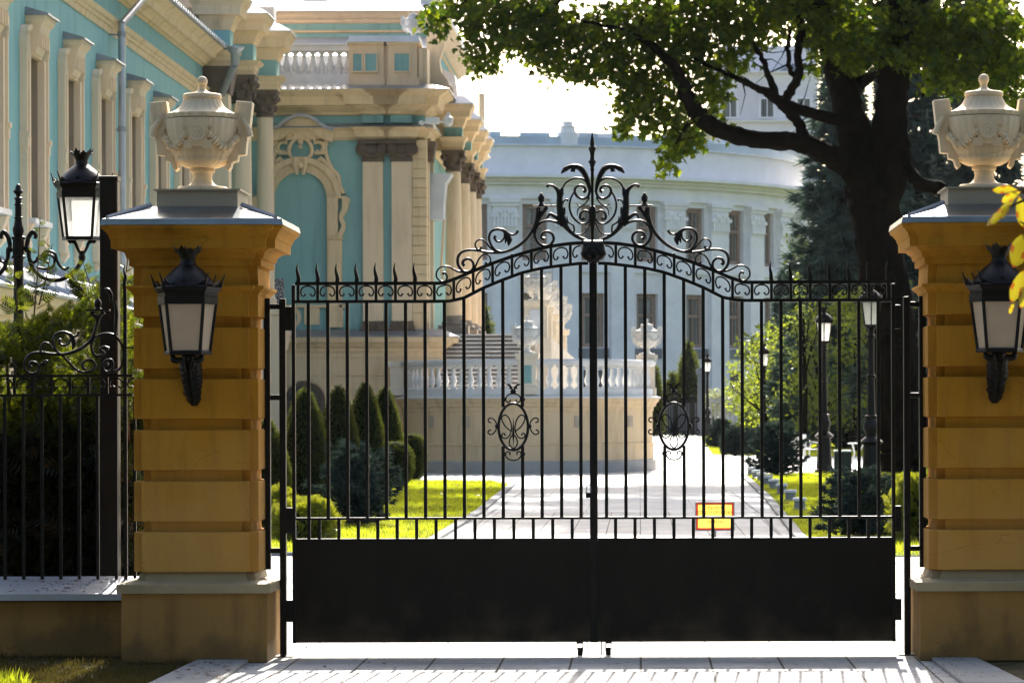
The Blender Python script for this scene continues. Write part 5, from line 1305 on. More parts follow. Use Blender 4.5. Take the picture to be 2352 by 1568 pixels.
# ================================================================ far fence
FFY = 235.0
ff = thing('far_railing', 'tall dark railing closing the courtyard below the curved building', 'fence', (Px(1610,FFY),FFY,0))
x0, x1 = Px(1480,FFY), Px(1650,FFY)
for px in (1480,1515,1552,1590,1622):
    x = Px(px,FFY); MB().prof(x-.12,x+.12,FFY-.12,FFY+.12,[(0,0),(2.7,0),(2.75,.06),(2.85,.06),(2.95,-.05)]).build('post', MT['iron'], ff)
m = MB()
for z in (.25,2.35): m.box(x0,x1,FFY-.04,FFY+.04,z,z+.09)
m.build('rail', MT['iron'], ff)
m = MB(); x = x0+.2
while x < x1-.1: m.box(x-.03,x+.03,FFY-.03,FFY+.03,.05,2.6); x += .17
m.build('picket', MT['iron'], ff)
MB().box(x0,Px(1650,FFY),FFY+.06,FFY+.09,.12,2.36).build('sheet_panel', MT['radadark'], ff)
fp = thing('masonry_gatepost', 'dark square gatepost at the right end of the far railing', 'gate pillar', (Px(1614,233),233,0))
x = Px(1614,232); MB().prof(x-.36,x+.36,231.6,232.4,[(0,.05),(.3,.05),(.32,0),(4.3,0),(4.35,.12),(4.6,.12),(4.8,0)]).build('shaft', MT['radadark'], fp)
fb2 = thing('stone_balustrade', 'grey balustrade below the hedge right of the far railing', 'balustrade', (Px(1680,226),226,0))
x0, x1 = Px(1628,226), Px(1735,226)
MB().box(x0,x1,225.8,226.2,2.35,2.6).build('handrail', MT['basestone'], fb2); MB().box(x0,x1,225.8,226.2,0,1.0).build('plinth', MT['basestone'], fb2)
x = x0+.15
while x < x1:
    MB().lathe(x,226,[(1.0,.09),(1.2,.06),(1.5,.11),(2.0,.05),(2.35,.09)],8).build('baluster', MT['basestone'], fb2, True); x += .33
# ================================================================ big maple
MY = 95.0; SM = FPX/MY
mp_ = thing('maple_tree', 'huge dark maple spreading over the gate with a forked trunk', 'tree', (Px(2085,MY),MY,0))
def T3(px, py, r, dy=0.0):
    p = at(px, py, MY+dy); return (p[0], p[1], p[2], r/SM)
m = MB()
b0 = gnd(2095,1088)
limb(m, [(Px(2098,MY),MY,-.1,1.15),(Px(2092,MY),MY,.5,.92)]+[T3(2072,960,60),T3(2052,820,57),T3(2040,700,56),T3(2024,580,54),T3(2008,480,56),T3(2000,430,60)], 30, .03, .085)
m.build('trunk', MT['bark'], mp_, True)
LIMBS = [
 [T3(2000,470,56),T3(1985,400,47),T3(1962,300,40,.3),T3(1938,205,34,.5),T3(1912,120,28,.7),T3(1892,40,24,.9),T3(1880,-60,20,1),T3(1850,-260,15,1.6),T3(1820,-420,8,2)],
 [T3(2010,500,50),T3(2035,400,42,-.3),T3(2044,300,38,-.5),T3(2050,200,37,-.6),T3(2058,110,35,-.8),T3(2072,0,31,-1),T3(2090,-160,25,-1.2),T3(2110,-420,14,-1)],
 [T3(2000,450,46,-.4),T3(1955,388,29,-.8),T3(1895,352,25,-1.1),T3(1830,327,22,-1.4),T3(1740,321,20,-1.8),T3(1672,306,20,-2),T3(1622,280,19,-2.2),T3(1588,240,17,-2.3),T3(1566,190,14,-2.4),T3(1546,150,11,-2.4),T3(1500,108,8,-2.6),T3(1430,70,5,-2.8),T3(1340,50,3,-3)],
 [T3(1975,290,20,-.2),T3(1922,276,14,-.6),T3(1852,256,12,-.9),T3(1797,236,13,-1.1),T3(1746,206,8,-1.4),T3(1692,180,6.5,-1.6),T3(1640,158,4,-1.8),T3(1590,130,2.5,-2)],
 [T3(1795,240,12,-1.1),T3(1822,268,11,-1.2),T3(1842,300,12,-1.3),T3(1848,332,15,-1.4)],
 [T3(1797,238,12,-1.1),T3(1822,200,10,-.9),T3(1836,172,10,-.8),T3(1832,110,9,-.7),T3(1842,60,10,-.5),T3(1822,0,8,-.4),T3(1800,-90,5,0)],
 [T3(1836,172,8,-.8),T3(1818,168,6,-.8),T3(1810,120,5,-.8),T3(1814,70,4,-.8)],
 [T3(1780,220,9,-1.2),T3(1762,165,7,-1.1),T3(1738,112,5,-1),T3(1700,60,3,-1)],
 [T3(1770,208,5,-1.2),T3(1720,196,5,-1.4),T3(1668,165,4,-1.6)],
 [T3(2052,180,24,-.6),T3(2070,300,15,-1),T3(2082,372,14,-1.4),T3(2112,420,15,-2),T3(2160,432,17,-2.2)],
 [T3(1942,225,20,.4),T3(1990,180,14,1),T3(2030,160,10,1.4),T3(2060,120,6,1.8)],
 [T3(2068,20,26,-1),T3(2160,-40,18,-2.5),T3(2280,-70,12,-4),T3(2420,-100,6,-6)],
 [T3(1890,20,20,.9),T3(1780,-60,14,0),T3(1620,-100,10,-1),T3(1400,-120,6,-2),T3(1180,-60,4,-3),T3(1060,10,2.5,-3.4)],
 [T3(1400,-120,6,-2),T3(1330,-40,4,-2.5),T3(1240,40,2.5,-3)], [T3(1560,-80,7,-1.5),T3(1520,0,5,-2),T3(1440,80,3,-2.4)],
 [T3(1600,260,7,-2.2),T3(1572,300,4,-2.4),T3(1550,330,2,-2.6)]]
for L_ in LIMBS:
    m = MB(); limb(m, L_, 16, .04, .10); m.build('limb', MT['bark'], mp_, True)
    tw_ = MB(); cp_ = cat(L_,4)
    for i_ in range(len(cp_)//3, len(cp_)-1, 2):
        p_ = Vector(cp_[i_][:3]); d_ = Vector((RNG.normal(),RNG.normal()*.6,RNG.normal()*.7+.1)).normalized()*RNG.uniform(.5,1.3)
        mid_ = p_+d_*.5+Vector((RNG.normal(),RNG.normal(),RNG.normal()))*.10
        tw_.tube([tuple(p_),tuple(mid_),tuple(p_+d_)],[min(cp_[i_][3]*.5,.035),.016,.006],5)
    if L_ is not LIMBS[3] and L_ is not LIMBS[2]: tw_.build('twig', MT['bark'], mp_, True)
BL = [(990,40,24,18),(1015,30,30,24),(1045,10,40,30),(1012,70,18,12),(1075,60,36,30),(1100,100,34,26),(1110,20,60,50),(1075,128,18,14),(1105,140,22,18),(1130,120,20,20),(1128,158,12,10),(1180,40,55,45),(1160,90,30,26),(1200,85,26,22),
 (1230,20,60,50),(1240,80,40,34),(1222,112,26,20),(1250,130,40,30),(1240,165,20,14),(1290,60,60,50),(1300,130,46,34),(1320,170,36,22),(1275,155,24,18),(1350,90,60,50),(1370,150,50,36),(1360,180,24,14),(1410,60,70,55),(1430,130,60,44),(1410,175,30,18),(1440,178,26,22),
 (1480,40,70,55),(1500,110,60,50),(1460,200,40,30),(1500,180,50,40),(1450,235,36,26),(1440,285,30,22),(1425,298,18,14),(1490,250,50,36),(1500,300,26,20),(1478,300,16,12),(1540,220,50,44),(1560,280,44,36),(1545,325,30,24),(1530,360,22,20),(1522,385,12,12),(1590,310,30,26),(1600,325,18,18),(1570,340,22,18),(1605,230,30,34),
 (1560,60,70,60),(1570,150,54,44),(1620,100,56,50),(1630,180,40,34),(1650,30,70,50),(1650,230,26,26),(1640,260,18,20),(1700,60,50,50),(1680,120,34,30),(1720,100,34,26),(1745,40,40,50),(1760,90,24,20),(1790,20,40,40),(1715,150,18,16),(1690,150,24,18),
 (1850,20,40,30),(1880,60,50,40),(1900,110,40,30),(1940,40,60,50),(1960,100,54,40),(2000,60,60,50),(2010,120,50,36),(1960,140,36,20),(2000,150,30,16),(2050,80,56,46),(2080,130,50,32),(2100,40,60,50),(2130,100,60,46),(2160,150,54,36),(2180,60,70,60),(2220,120,60,44),(2240,180,50,34),(2260,60,70,60),(2290,140,60,44),(2320,200,46,30),(2330,80,60,60),(2345,160,40,40),(2290,220,40,22),(2345,235,30,22),(2200,190,44,24),(2150,185,30,18),
 (1870,150,26,14),(1850,80,20,26),(1660,285,16,16),(1690,310,14,10)]
P = []; 
for (px,py,rx,ry) in BL:
    n = int(2.1*PI*rx*ry/62)+8
    u = RNG.normal(size=(n,3)); u = unit(u)*(RNG.random((n,1))**.45)
    dy = -2.2*max(0,min(1,(1900-px)/700)) if px < 1950 else -1.2
    c = np.array(at(px,py,MY+dy))
    P.append(c+u*np.array([rx/SM, 1.5+rx/SM*.8, ry/SM]))
P = np.concatenate(P); n = len(P)
# cluster the leaves in sprays so that gaps and clumps appear
cc = P[RNG.integers(0,n,n//9)]; ci = RNG.integers(0,len(cc),n); K = P*.35+0
P = np.where((RNG.random(n) < .72)[:,None], cc[ci]+RNG.normal(size=(n,3))*np.array([.17,.30,.15]), P)
D = RNG.normal(size=(n,3)); D[:,2] -= .75
V, F = scatter(P, D, RNG.uniform(.17,.25,n), *MAPLE, up=(0,-.4,.9), jitter=.8)
np_obj('crown', V, F, MT['maple'], mp_)
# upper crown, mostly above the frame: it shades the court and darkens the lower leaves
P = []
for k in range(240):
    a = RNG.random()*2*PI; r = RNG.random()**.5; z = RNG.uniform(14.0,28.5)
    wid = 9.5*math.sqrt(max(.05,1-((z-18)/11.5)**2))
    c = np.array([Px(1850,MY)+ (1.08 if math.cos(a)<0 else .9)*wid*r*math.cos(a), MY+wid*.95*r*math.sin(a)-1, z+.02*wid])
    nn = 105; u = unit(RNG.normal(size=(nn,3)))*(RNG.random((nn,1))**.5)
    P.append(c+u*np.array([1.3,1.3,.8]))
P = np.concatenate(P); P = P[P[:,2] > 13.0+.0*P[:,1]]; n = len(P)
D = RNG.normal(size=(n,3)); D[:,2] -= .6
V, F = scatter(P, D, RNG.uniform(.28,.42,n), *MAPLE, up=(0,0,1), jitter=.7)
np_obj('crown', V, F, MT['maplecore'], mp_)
print('maple leaves', n)

# ================================================================ generic trees
def conifer(name, label, cat_, x, y, H, R, nb, m, tsize, base=.0, droop=.35, z0=0, group=None, dens=1.0, power=.85, trunk=True, seed=1, up_tip=.15, pads=False):
    rng = np.random.default_rng(seed)
    t = thing(name, label, cat_, (x,y,z0), group)
    if trunk: MB().tube([(x,y,z0-.05),(x,y,z0+H*.5),(x,y,z0+H*.97)],[H*.018+.03,H*.010+.02,.01],8).build('trunk', MT['bark'], t, True)
    P = []; D = []; S = []
    for i in range(nb):
        f = base+(1-base)*(i+rng.random())/nb
        z = z0+H*f; L = R*(max(.03,(1-f))**power if not pads else max(.05,1-f**2.6)**.5*(.8+.4*f if f<.4 else .96))*(rng.uniform(.72,1.08) if not pads else rng.uniform(.62,1.12))
        a = i*2.39996+rng.uniform(-.4,.4); ca, sa = math.cos(a), math.sin(a)
        k = max(3,int(L/(tsize*.38)*dens))
        for j in range(k):
            u = (j+.5)/k
            zz = z-droop*L*u+up_tip*L*u*u*2
            sidew = L*.30*(1-abs(2*u-.9))*1.0
            for s in range(3):
                v = rng.uniform(-1,1)*max(sidew,.03)
                P.append((x+ca*L*u-sa*v, y+sa*L*u+ca*v, zz+rng.normal()*tsize*.22-abs(v)*.25))
                D.append((ca+(-sa*v/max(sidew,.05))*.7+rng.normal()*.25, sa+(ca*v/max(sidew,.05))*.7+rng.normal()*.25, -droop*.7+.25+rng.normal()*.25))
                S.append(tsize*rng.uniform(.7,1.2))
    P = np.array(P); V, F = scatter(P, np.array(D), np.array(S), *TUFT)
    np_obj('foliage', V, F, m, t)
    return t
def ball_shrub(name, label, x, y, rx, rz, m, tsize, n, zc=None, group=None, template=TUFT, seed=3, lump=.18, cat_='shrub', stem=True, core=True):
    rng = np.random.default_rng(seed); zc = rz*.9 if zc is None else zc
    t = thing(name, label, cat_, (x,y,0), group)
    u = unit(rng.normal(size=(n,3))); u[:,2] = np.where(u[:,2] < -.75, -u[:,2], u[:,2])
    ph = rng.uniform(0,6,6)
    lm = 1+lump*(np.sin(u[:,0]*5+ph[0])*np.sin(u[:,1]*5+ph[1])+.6*np.sin(u[:,2]*7+ph[2])*np.sin(u[:,0]*8+ph[3]))
    r = lm*(.62+.38*rng.random(n)**.5)
    P = u*r[:,None]*np.array([rx,rx,rz])+np.array([x,y,zc])
    P[:,2] = np.maximum(P[:,2], .03)
    D = u+rng.normal(size=(n,3))*.35; D[:,2] += .2
    V, F = scatter(P, D, tsize*rng.uniform(.7,1.25,n), *template)
    np_obj('foliage', V, F, m, t)
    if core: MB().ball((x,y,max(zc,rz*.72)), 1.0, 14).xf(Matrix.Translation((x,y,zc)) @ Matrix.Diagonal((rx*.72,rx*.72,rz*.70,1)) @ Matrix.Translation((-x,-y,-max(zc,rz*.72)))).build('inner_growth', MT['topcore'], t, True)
    if stem: MB().tube([(x,y,-.02),(x+.02,y,zc)],[.05,.03],6).build('stem', MT['bark'], t)
    return t
def shape_topiary(name, label, x, y, prof, n, tsize, group, seed=5, m='topiary'):
    """clipped shape: prof = [(z, radius)]"""
    rng = np.random.default_rng(seed)
    t = thing(name, label, 'topiary', (x,y,0), group)
    zs = np.array([p[0] for p in prof]); rs = np.array([p[1] for p in prof])
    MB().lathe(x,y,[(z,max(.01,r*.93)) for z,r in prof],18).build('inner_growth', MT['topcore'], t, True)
    MB().tube([(x,y,-.05),(x,y,zs[0]+.2)],[.05,.05],6).build('stem', MT['bark'], t)
    ww = np.interp(np.linspace(zs[0],zs[-1],200), zs, rs); cdf = np.cumsum(ww+.03); cdf /= cdf[-1]
    z = np.interp(rng.random(n), cdf, np.linspace(zs[0],zs[-1],200)); a = rng.random(n)*2*PI
    R = np.interp(z, zs, rs)*(1+.035*np.sin(a*5+z*3)+.03*np.sin(a*9-z*7))
    P = np.stack([x+R*np.cos(a)*rng.uniform(.95,1.05,n), y+R*np.sin(a)*rng.uniform(.95,1.05,n), z], 1)
    D = np.stack([np.cos(a),np.sin(a),np.full(n,.8)],1)+rng.normal(size=(n,3))*.3
    V, F = scatter(P, D, tsize*rng.uniform(.6,1.2,n), *T_SP3)
    np_obj('foliage', V, F, MT[m], t); return t
T_SP3 = T_spray(3)
def leafy(name, label, x, y, H, blobs, m, leaf, dens, tm=OVAL, trunk=None, group=None, seed=9, cat_='tree', bark='bark'):
    """deciduous: blobs = [(dx,dy,z,rx,rz)] in metres"""
    rng = np.random.default_rng(seed)
    t = thing(name, label, cat_, (x,y,0), group); P = []
    for (dx,dy,z,rx,rz_) in blobs:
        n = int(dens*rx*rz_/(leaf*leaf))+6
        u = unit(rng.normal(size=(n,3)))*(rng.random((n,1))**.4)
        P.append(np.array([x+dx,y+dy,z])+u*np.array([rx,rx*.9,rz_]))
    P = np.concatenate(P); n = len(P)
    P[:,2] = np.maximum(P[:,2], .05)
    D = rng.normal(size=(n,3)); D[:,2] -= .5
    V, F = scatter(P, D, leaf*rng.uniform(.75,1.3,n), *tm)
    np_obj('crown', V, F, m, t)
    mm = MB(); r = trunk or H*.02
    mm.tube([(x,y,-.1),(x+.04*H*.2,y,H*.35),(x,y,H*.8)],[r*1.3,r,r*.3],9); 
    tr = mm.build('trunk', MT[bark], t, True)
    for (dx,dy,z,rx,rz_) in blobs[::max(1,len(blobs)//7)]:
        MB().tube([(x,y,min(z*.55,H*.5)),(x+dx*.5,y+dy*.5,z*.8),(x+dx,y+dy,z)],[r*.45,r*.3,r*.1],6).build('branch', MT[bark], t, True)
    return t
def rblobs(n, H, R, z0, rb, seed, top=.35):
    rng = np.random.default_rng(seed); out = []
    for i in range(n):
        f = rng.random(); z = z0+(H-z0)*f; w = R*math.sqrt(max(.05,1-abs((f-top)/(1.02-min(top,.98)*.0))**2)) if f > top else R*(.6+.4*f/top)
        a = rng.random()*2*PI; q = rng.random()**.5
        out.append((w*q*math.cos(a), w*q*math.sin(a), z, rb*rng.uniform(.6,1.2), rb*rng.uniform(.45,.9)))
    return out
# large spruces behind the maple
conifer('spruce_tree','tall blue-green spruce standing left of the maple trunk','tree', Px(1938,150),150,20.5,4.1,190,MT['spruce'],.80,.05,.50,group='tall spruces',seed=21)
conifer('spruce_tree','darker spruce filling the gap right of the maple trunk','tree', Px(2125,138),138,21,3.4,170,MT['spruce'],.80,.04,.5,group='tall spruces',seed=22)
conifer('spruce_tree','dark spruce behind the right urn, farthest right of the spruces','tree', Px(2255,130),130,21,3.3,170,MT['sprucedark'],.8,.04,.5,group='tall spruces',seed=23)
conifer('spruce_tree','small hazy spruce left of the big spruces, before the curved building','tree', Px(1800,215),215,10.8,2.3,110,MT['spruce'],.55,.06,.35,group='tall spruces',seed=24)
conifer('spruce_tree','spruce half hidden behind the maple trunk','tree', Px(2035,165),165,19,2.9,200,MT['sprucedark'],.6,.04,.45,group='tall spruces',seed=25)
# park trees
leafy('garden_tree','sunlit yellow-green garden tree behind the path lamps', Px(1752,168),168,6.4,[(1.2,0,4.9,1.0,.8),(2.3,.3,3.6,1.0,.9),(2.6,.4,2.3,1.0,.8),(-1.1,0,3.4,1.0,.9),(-.5,0,4.6,1.0,.9),(.3,0,5.4,.9,.8),(.9,0,4.4,1.1,1.0),(-1.4,0,2.2,.9,.7),(1.5,.4,3.2,1.1,1.0),(.1,0,3.4,1.2,1.0),(-.6,.3,2.6,1.0,.9),(.9,0,2.2,1.2,.9),(1.9,0,2.2,.9,.8),(-1.6,-.2,4.1,.5,.4),(-1.7,0,3.0,.45,.4),(.7,0,6.1,.6,.5),(-.2,0,1.5,1.2,.7),(1.5,0,1.2,1.0,.6)],MT['garden'],.16,5.5,seed=31,trunk=.12)
leafy('garden_tree','loose yellow-green tree above the fence spikes at right', Px(1846,141),141,7.6,[(-.2,0,6.9,.5,.45),(.3,0,6.2,.7,.55),(-.4,0,5.7,.6,.5),(.4,0,5.0,.75,.6),(-.2,0,7.5,.35,.3),(.75,0,5.7,.5,.4),(0,0,4.3,.7,.6)],MT['garden'],.14,3.0,seed=32,trunk=.12)
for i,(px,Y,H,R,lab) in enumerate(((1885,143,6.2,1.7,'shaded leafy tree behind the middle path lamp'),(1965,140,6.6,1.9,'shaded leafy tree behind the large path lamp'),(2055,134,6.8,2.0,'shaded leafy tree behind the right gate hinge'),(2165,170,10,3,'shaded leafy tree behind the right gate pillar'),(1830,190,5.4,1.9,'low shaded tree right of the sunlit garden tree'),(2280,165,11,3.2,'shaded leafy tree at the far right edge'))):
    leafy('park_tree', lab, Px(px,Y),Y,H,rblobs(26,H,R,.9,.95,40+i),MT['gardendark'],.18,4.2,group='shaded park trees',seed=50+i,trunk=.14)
# denser wood closing the view
rngw = np.random.default_rng(77); P = []
for k in range(230):
    x = rngw.uniform(7.4,34); y = rngw.uniform(205,222); z = rngw.uniform(.4,13.5) if x > 11 else rngw.uniform(.4,6.5)
    n = 110; u = unit(rngw.normal(size=(n,3)))*(rngw.random((n,1))**.5); P.append(np.array([x,y,z])+u*np.array([1.7,1.4,1.2]))
P = np.concatenate(P); n = len(P)
V, F = scatter(P, rngw.normal(size=(n,3)), rngw.uniform(.28,.5,n), *OVAL)
o = np_obj('wood', V, F, MT['streetleaf']); tag(o,'dark wood of far trees closing the park on the right','wood'); o['kind'] = 'stuff'
# thin bare-trunk tree and small conifers by the fence
leafy('young_tree','thin pale-trunked young tree beside the white chairs', Px(1857,150),150,3.4,[(.2,0,3.0,.4,.3),(-.1,0,2.6,.35,.25),(.4,0,2.3,.3,.2),(-.3,0,2.2,.3,.2)],MT['spruce'],.13,1.6,seed=61,trunk=.07,bark='barkpale')
def thuja_cone(label, px, Y, H, R, m, seed, z0=0):
    return shape_topiary('thuja_column', label, Px(px,Y), Y, [(.05,R*.6),(H*.15,R),(H*.45,R*.85),(H*.75,R*.5),(H*.93,R*.2),(H,.02)], 1500, .42, 'slim thujas by the curved building', seed, m)
thuja_cone('slim thuja right of the right urn on the terrace',1502,228,5.0,.6,'thuja',71)
thuja_cone('tallest slim thuja behind the right gate medallion',1582,240,6.9,1.0,'thuja',72)
thuja_cone('small slim thuja between medallion and far railing',1545,238,4.6,.6,'thuja',73)
thuja_cone('slim thuja close behind the palace columns',1118,215,8.7,.85,'thuja',74)
thuja_cone('low thuja top above the stone stairs',1165,220,6.0,.7,'thuja',75)
bs = thing('flowering_hedge','pale flowering hedge above the far stone balustrade','hedge',(Px(1680,229),229,0))
rr_ = np.random.default_rng(5); n = 1600
P = np.stack([rr_.uniform(Px(1622,229),Px(1740,229),n), rr_.uniform(228,230,n), rr_.uniform(1.5,3.0,n)+.2*rr_.normal(size=n)],1)
V,F = scatter(P, rr_.normal(size=(n,3))+np.array([0,-.2,.6]), rr_.uniform(.18,.3,n), *OVAL); np_obj('foliage',V,F,leafmat('pale_hedge_leaf',(.16,.2,.09),(.4,.42,.28),(.4,.42,.2),.4,.05),bs)

# ---------------------------------------------------------------- shrubs in the garden
SG = 'dwarf blue spruces'
def dwarf(label, px, Y, W, H, nb, ts, seed, sq=.9): 
    return conifer('dwarf_spruce', label, 'shrub', Px(px,Y), Y, H, W/2, nb, MT['dwarf'], ts, .06, .04, 0, SG, 1.0, .55, True, seed, .10, True)
dwarf('broad dwarf blue spruce in front of the clipped cones', 815, 53, 1.66, 1.30, 44, .16, 81)
dwarf('broad dwarf blue spruce at the right hinge, nearest the gate', 1975, 47.5, 1.75, .98, 40, .14, 82)
dwarf('bushy dwarf blue spruce beside the path before the white chairs', 1785, 92, 1.95, 1.42, 46, .20, 83)
dwarf('low rounded dwarf blue spruce farther up the path', 1689, 132, 1.55, 1.12, 55, .19, 84)
dwarf('farthest dwarf blue spruce at the bend of the path', 1655, 155, 1.5, 1.35, 50, .22, 85)
dwarf('small dark dwarf spruce in the shade behind the lawn lamp', 1722, 140, .8, 1.0, 40, .18, 86)
JG = 'golden juniper shrubs'
ball_shrub('golden_juniper','golden juniper at the foot of the left hinge post', Px(700,47), 47, .46, .32, MT['juniper'], .11, 1900, .24, JG, SPRAY, 91)
ball_shrub('golden_juniper','low golden juniper right of the left hinge post', Px(640,48.5), 48.5, .4, .4, MT['juniper'], .11, 1500, .28, JG, SPRAY, 92)
ball_shrub('golden_juniper','shaded golden juniper beside the right hinge post', Px(2112,46), 46, .40, .50, MT['juniper'], .12, 1700, .42, JG, SPRAY, 93)
CG = 'clipped cone and ball thujas'
def cone(label, px, Y, ytop, W, seed):
    H = Pz(ytop, Y, px); W *= 1.03
    shape_topiary('thuja_cone', label, Px(px,Y), Y, [(.05,W*.44),(H*.12,W*.52),(H*.35,W*.49),(H*.6,W*.40),(H*.8,W*.26),(H*.92,W*.15),(H*.98,W*.06),(H,.015)], 5600, .085, CG, seed)
cone('leftmost clipped thuja cone, widest of the row', 700, 66, 893, .95, 101)
cone('second clipped thuja cone from the left', 777, 72, 886, .90, 102)
cone('third and tallest clipped thuja cone from the left', 838, 78, 879, .95, 103)
cone('fourth clipped thuja cone, nearest the terrace wall', 884, 84, 888, .92, 104)
cone('clipped thuja cone seen between the left hinge posts', 612, 62, 965, .85, 105)
def globe(label, px, Y, r, h, seed):
    shape_topiary('thuja_globe', label, Px(px,Y), Y, [(.03,r*.6)]+[(h*(.5-.5*math.cos(a))+.02, max(.02,r*math.sin(a)**.7)) for a in np.linspace(.5,PI-.05,10)], 2800, .075, CG, seed)
globe('clipped thuja ball before the fourth cone', 906, 79, .44, 1.10, 111)
globe('rounder clipped thuja ball touching the terrace wall', 946, 87, .36, 1.22, 112)
globe('clipped ball between the cones and the terrace', 868, 80, .4, .98, 114)
# ---------------------------------------------------------------- arborvitae hedge behind the left railing
hg = thing('thuja_hedge','tall feathery thuja hedge behind the left railing, sunlit on top','hedge',(-5,27,0))
rh = np.random.default_rng(200); P = []; D = []; S = []
def htop(x):  # top height above ground as a function of x
    px = 1470+x*FPX/27.0
    y = np.interp(px, [-250,-60,0,40,70,110,150,185,225,260,300,330,360], [745,745,740,752,745,735,715,712,690,650,640,680,750])
    return EYE+(940-y)/FPX*27.0
for i in range(25000):
    x = rh.uniform(Px(-150,27), Px(322,27)); y = rh.uniform(26.35,27.9); ht = htop(x)
    z = ht*rh.random()**.85
    if z > 1.5 and math.sin(x*9+z*5)+math.sin(x*4-z*7+y*3) > .75: continue
    P.append((x,y,z)); D.append((rh.normal()*.8, rh.normal()*.6-.1, .6+rh.normal()*.5)); S.append(rh.uniform(.055,.12))
P = np.array(P); D = np.array(D); S = np.array(S)
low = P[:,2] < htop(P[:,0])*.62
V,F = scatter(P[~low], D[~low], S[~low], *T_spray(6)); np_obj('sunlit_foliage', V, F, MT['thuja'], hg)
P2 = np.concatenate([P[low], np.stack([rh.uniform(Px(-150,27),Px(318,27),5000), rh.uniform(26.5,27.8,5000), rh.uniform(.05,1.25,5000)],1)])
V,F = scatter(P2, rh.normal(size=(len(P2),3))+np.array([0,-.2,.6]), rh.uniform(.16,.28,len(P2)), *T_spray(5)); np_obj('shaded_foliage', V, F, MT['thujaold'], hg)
for i in range(7):
    x = Px(-100+62*i,27)+rh.normal()*.05
    MB().tube([(x,27.1,-.05),(x+.05,27.15,1.0),(x-.03,27.1,htop(x)*.9)],[.05,.035,.01],7).build('stem', MT['twig'], hg, True)
# long wispy leaders rising above the hedge
P=[];D=[];S=[]
for (x0,y0,x1,y1,yy) in ((75,760,92,500,26.9),(90,700,120,560,27),(215,700,190,600,26.8),(205,690,150,615,26.6),(275,690,298,560,27),(40,720,30,600,27.2)):
    a = np.array(at(x0,y0,yy)); b = np.array(at(x1,y1,yy)); MB().tube([tuple(a),tuple((a+b)/2+np.array([.01,0,0])),tuple(b)],[.008,.006,.003],5).build('leader', MT['twig'], hg, True)
    for k in range(16):
        u = k/16; P.append(a+(b-a)*u); D.append((rh.choice([-1,1])*.9,rh.normal()*.3,.55)); S.append(.17*(1.1-u*.8))
V,F = scatter(np.array(P),np.array(D),np.array(S),*T_spray(6)); np_obj('leader_foliage',V,F,MT['thuja'],hg)

# ---------------------------------------------------------------- foreground chestnut branch (tree stands outside the frame on the right)
CHY = 12.0
ch = thing('chestnut_tree','yellow autumn chestnut leaves reaching in over the right lantern','tree',(Px(2600,CHY),CHY,0))
def C_(px,py,dy=0): return at(px,py,CHY+dy)
m = MB(); x0 = Px(2760,CHY)
m.tube([(x0,CHY,-.05),(x0+.03,CHY,1.0),(x0-.02,CHY,2.4),(x0+.06,CHY+.1,4.2),(x0+.35,CHY+.2,6.2),(x0+.6,CHY+.2,7.8)],[.12,.10,.09,.08,.06,.03],10,rough=.05); m.build('trunk', MT['bark'], ch, True)
for pts in ([(2740,600),(2600,480),(2480,440),(2390,448),(2330,470),(2300,490)],[(2700,640),(2560,560),(2440,530),(2370,520),(2350,540)],[(2700,700),(2520,620),(2420,600),(2380,620),(2360,660)],[(2390,448),(2350,440),(2320,448)]):
    c = cat([C_(*p) for p in pts],5); MB().tube(c, lerpr([.02,.012,.006,.003],len(c)), 6).build('twig', MT['twig'], ch, True)
LF = [] # (stem px,py, tip px,py, width)
for a in ((2338,436,2278,432,22),(2345,440,2300,462,24),(2332,455,2272,510,26),(2318,470,2300,500,22),(2340,450,2352,520,40),(2360,436,2400,470,34),(2300,480,2265,512,14),
          (2352,535,2326,608,52),(2372,530,2392,600,48),(2362,525,2420,545,40),(2352,620,2322,690,40),(2362,640,2344,705,34),(2332,690,2318,718,12),(2375,640,2390,720,40),(2420,545,2470,600,44),(2330,440,2310,425,20),(2356,520,2345,498,20)):
    LF.append(a)
lv = {'chestnut':([],[]),'chestnutedge':([],[])}
rc = random.Random(4)
for i,(ax,ay,bx_,by_,w_) in enumerate(LF):
    d1, d2 = rc.uniform(-.12,.12), rc.uniform(-.18,.10)
    A = Vector(C_(ax,ay,d1)); B = Vector(C_(bx_,by_,d2)); Y_ = B-A; L_ = Y_.length; Yn = Y_.normalized()
    X_ = Yn.cross(Vector((rc.uniform(-.3,.3),-1,rc.uniform(-.3,.3)))).normalized(); Zn = X_.cross(Yn)
    W_ = w_*CHY/FPX/2*.78
    prof = [(0,.02),(.12,.35),(.3,.72),(.5,.97),(.68,1.0),(.82,.78),(.93,.40),(1,.0)]
    V_ = []; 
    for u,wv in prof:
        e = 1+.07*math.sin(u*40+i)
        sag = -.22*L_*u*u
        base = A+Yn*(L_*u)+Vector((0,0,sag*.25))
        V_ += [base-X_*W_*wv*e+Zn*W_*.25*wv, base-X_*W_*wv*.5*e+Zn*W_*.05, base, base+X_*W_*wv*.5*e+Zn*W_*.05, base+X_*W_*wv*e+Zn*W_*.25*wv]
    lo_ = None
    for key in lv:
        vs, fs = [], []; b = 0; use = []
        for r in range(len(prof)-1):
            for c in range(4):
                edge = (c in (0,3) and (r*7+i*3+c) % 3 == 0) or r >= 6
                if (key == 'chestnutedge') == edge: use.append((b+r*5+c, b+r*5+c+1, b+r*5+c+6, b+r*5+c+5))
        lo_ = MB().add([tuple(p) for p in V_], use).build('leaflet' if lo_ is None else 'scorched_edge', MT[key], lo_ or ch)

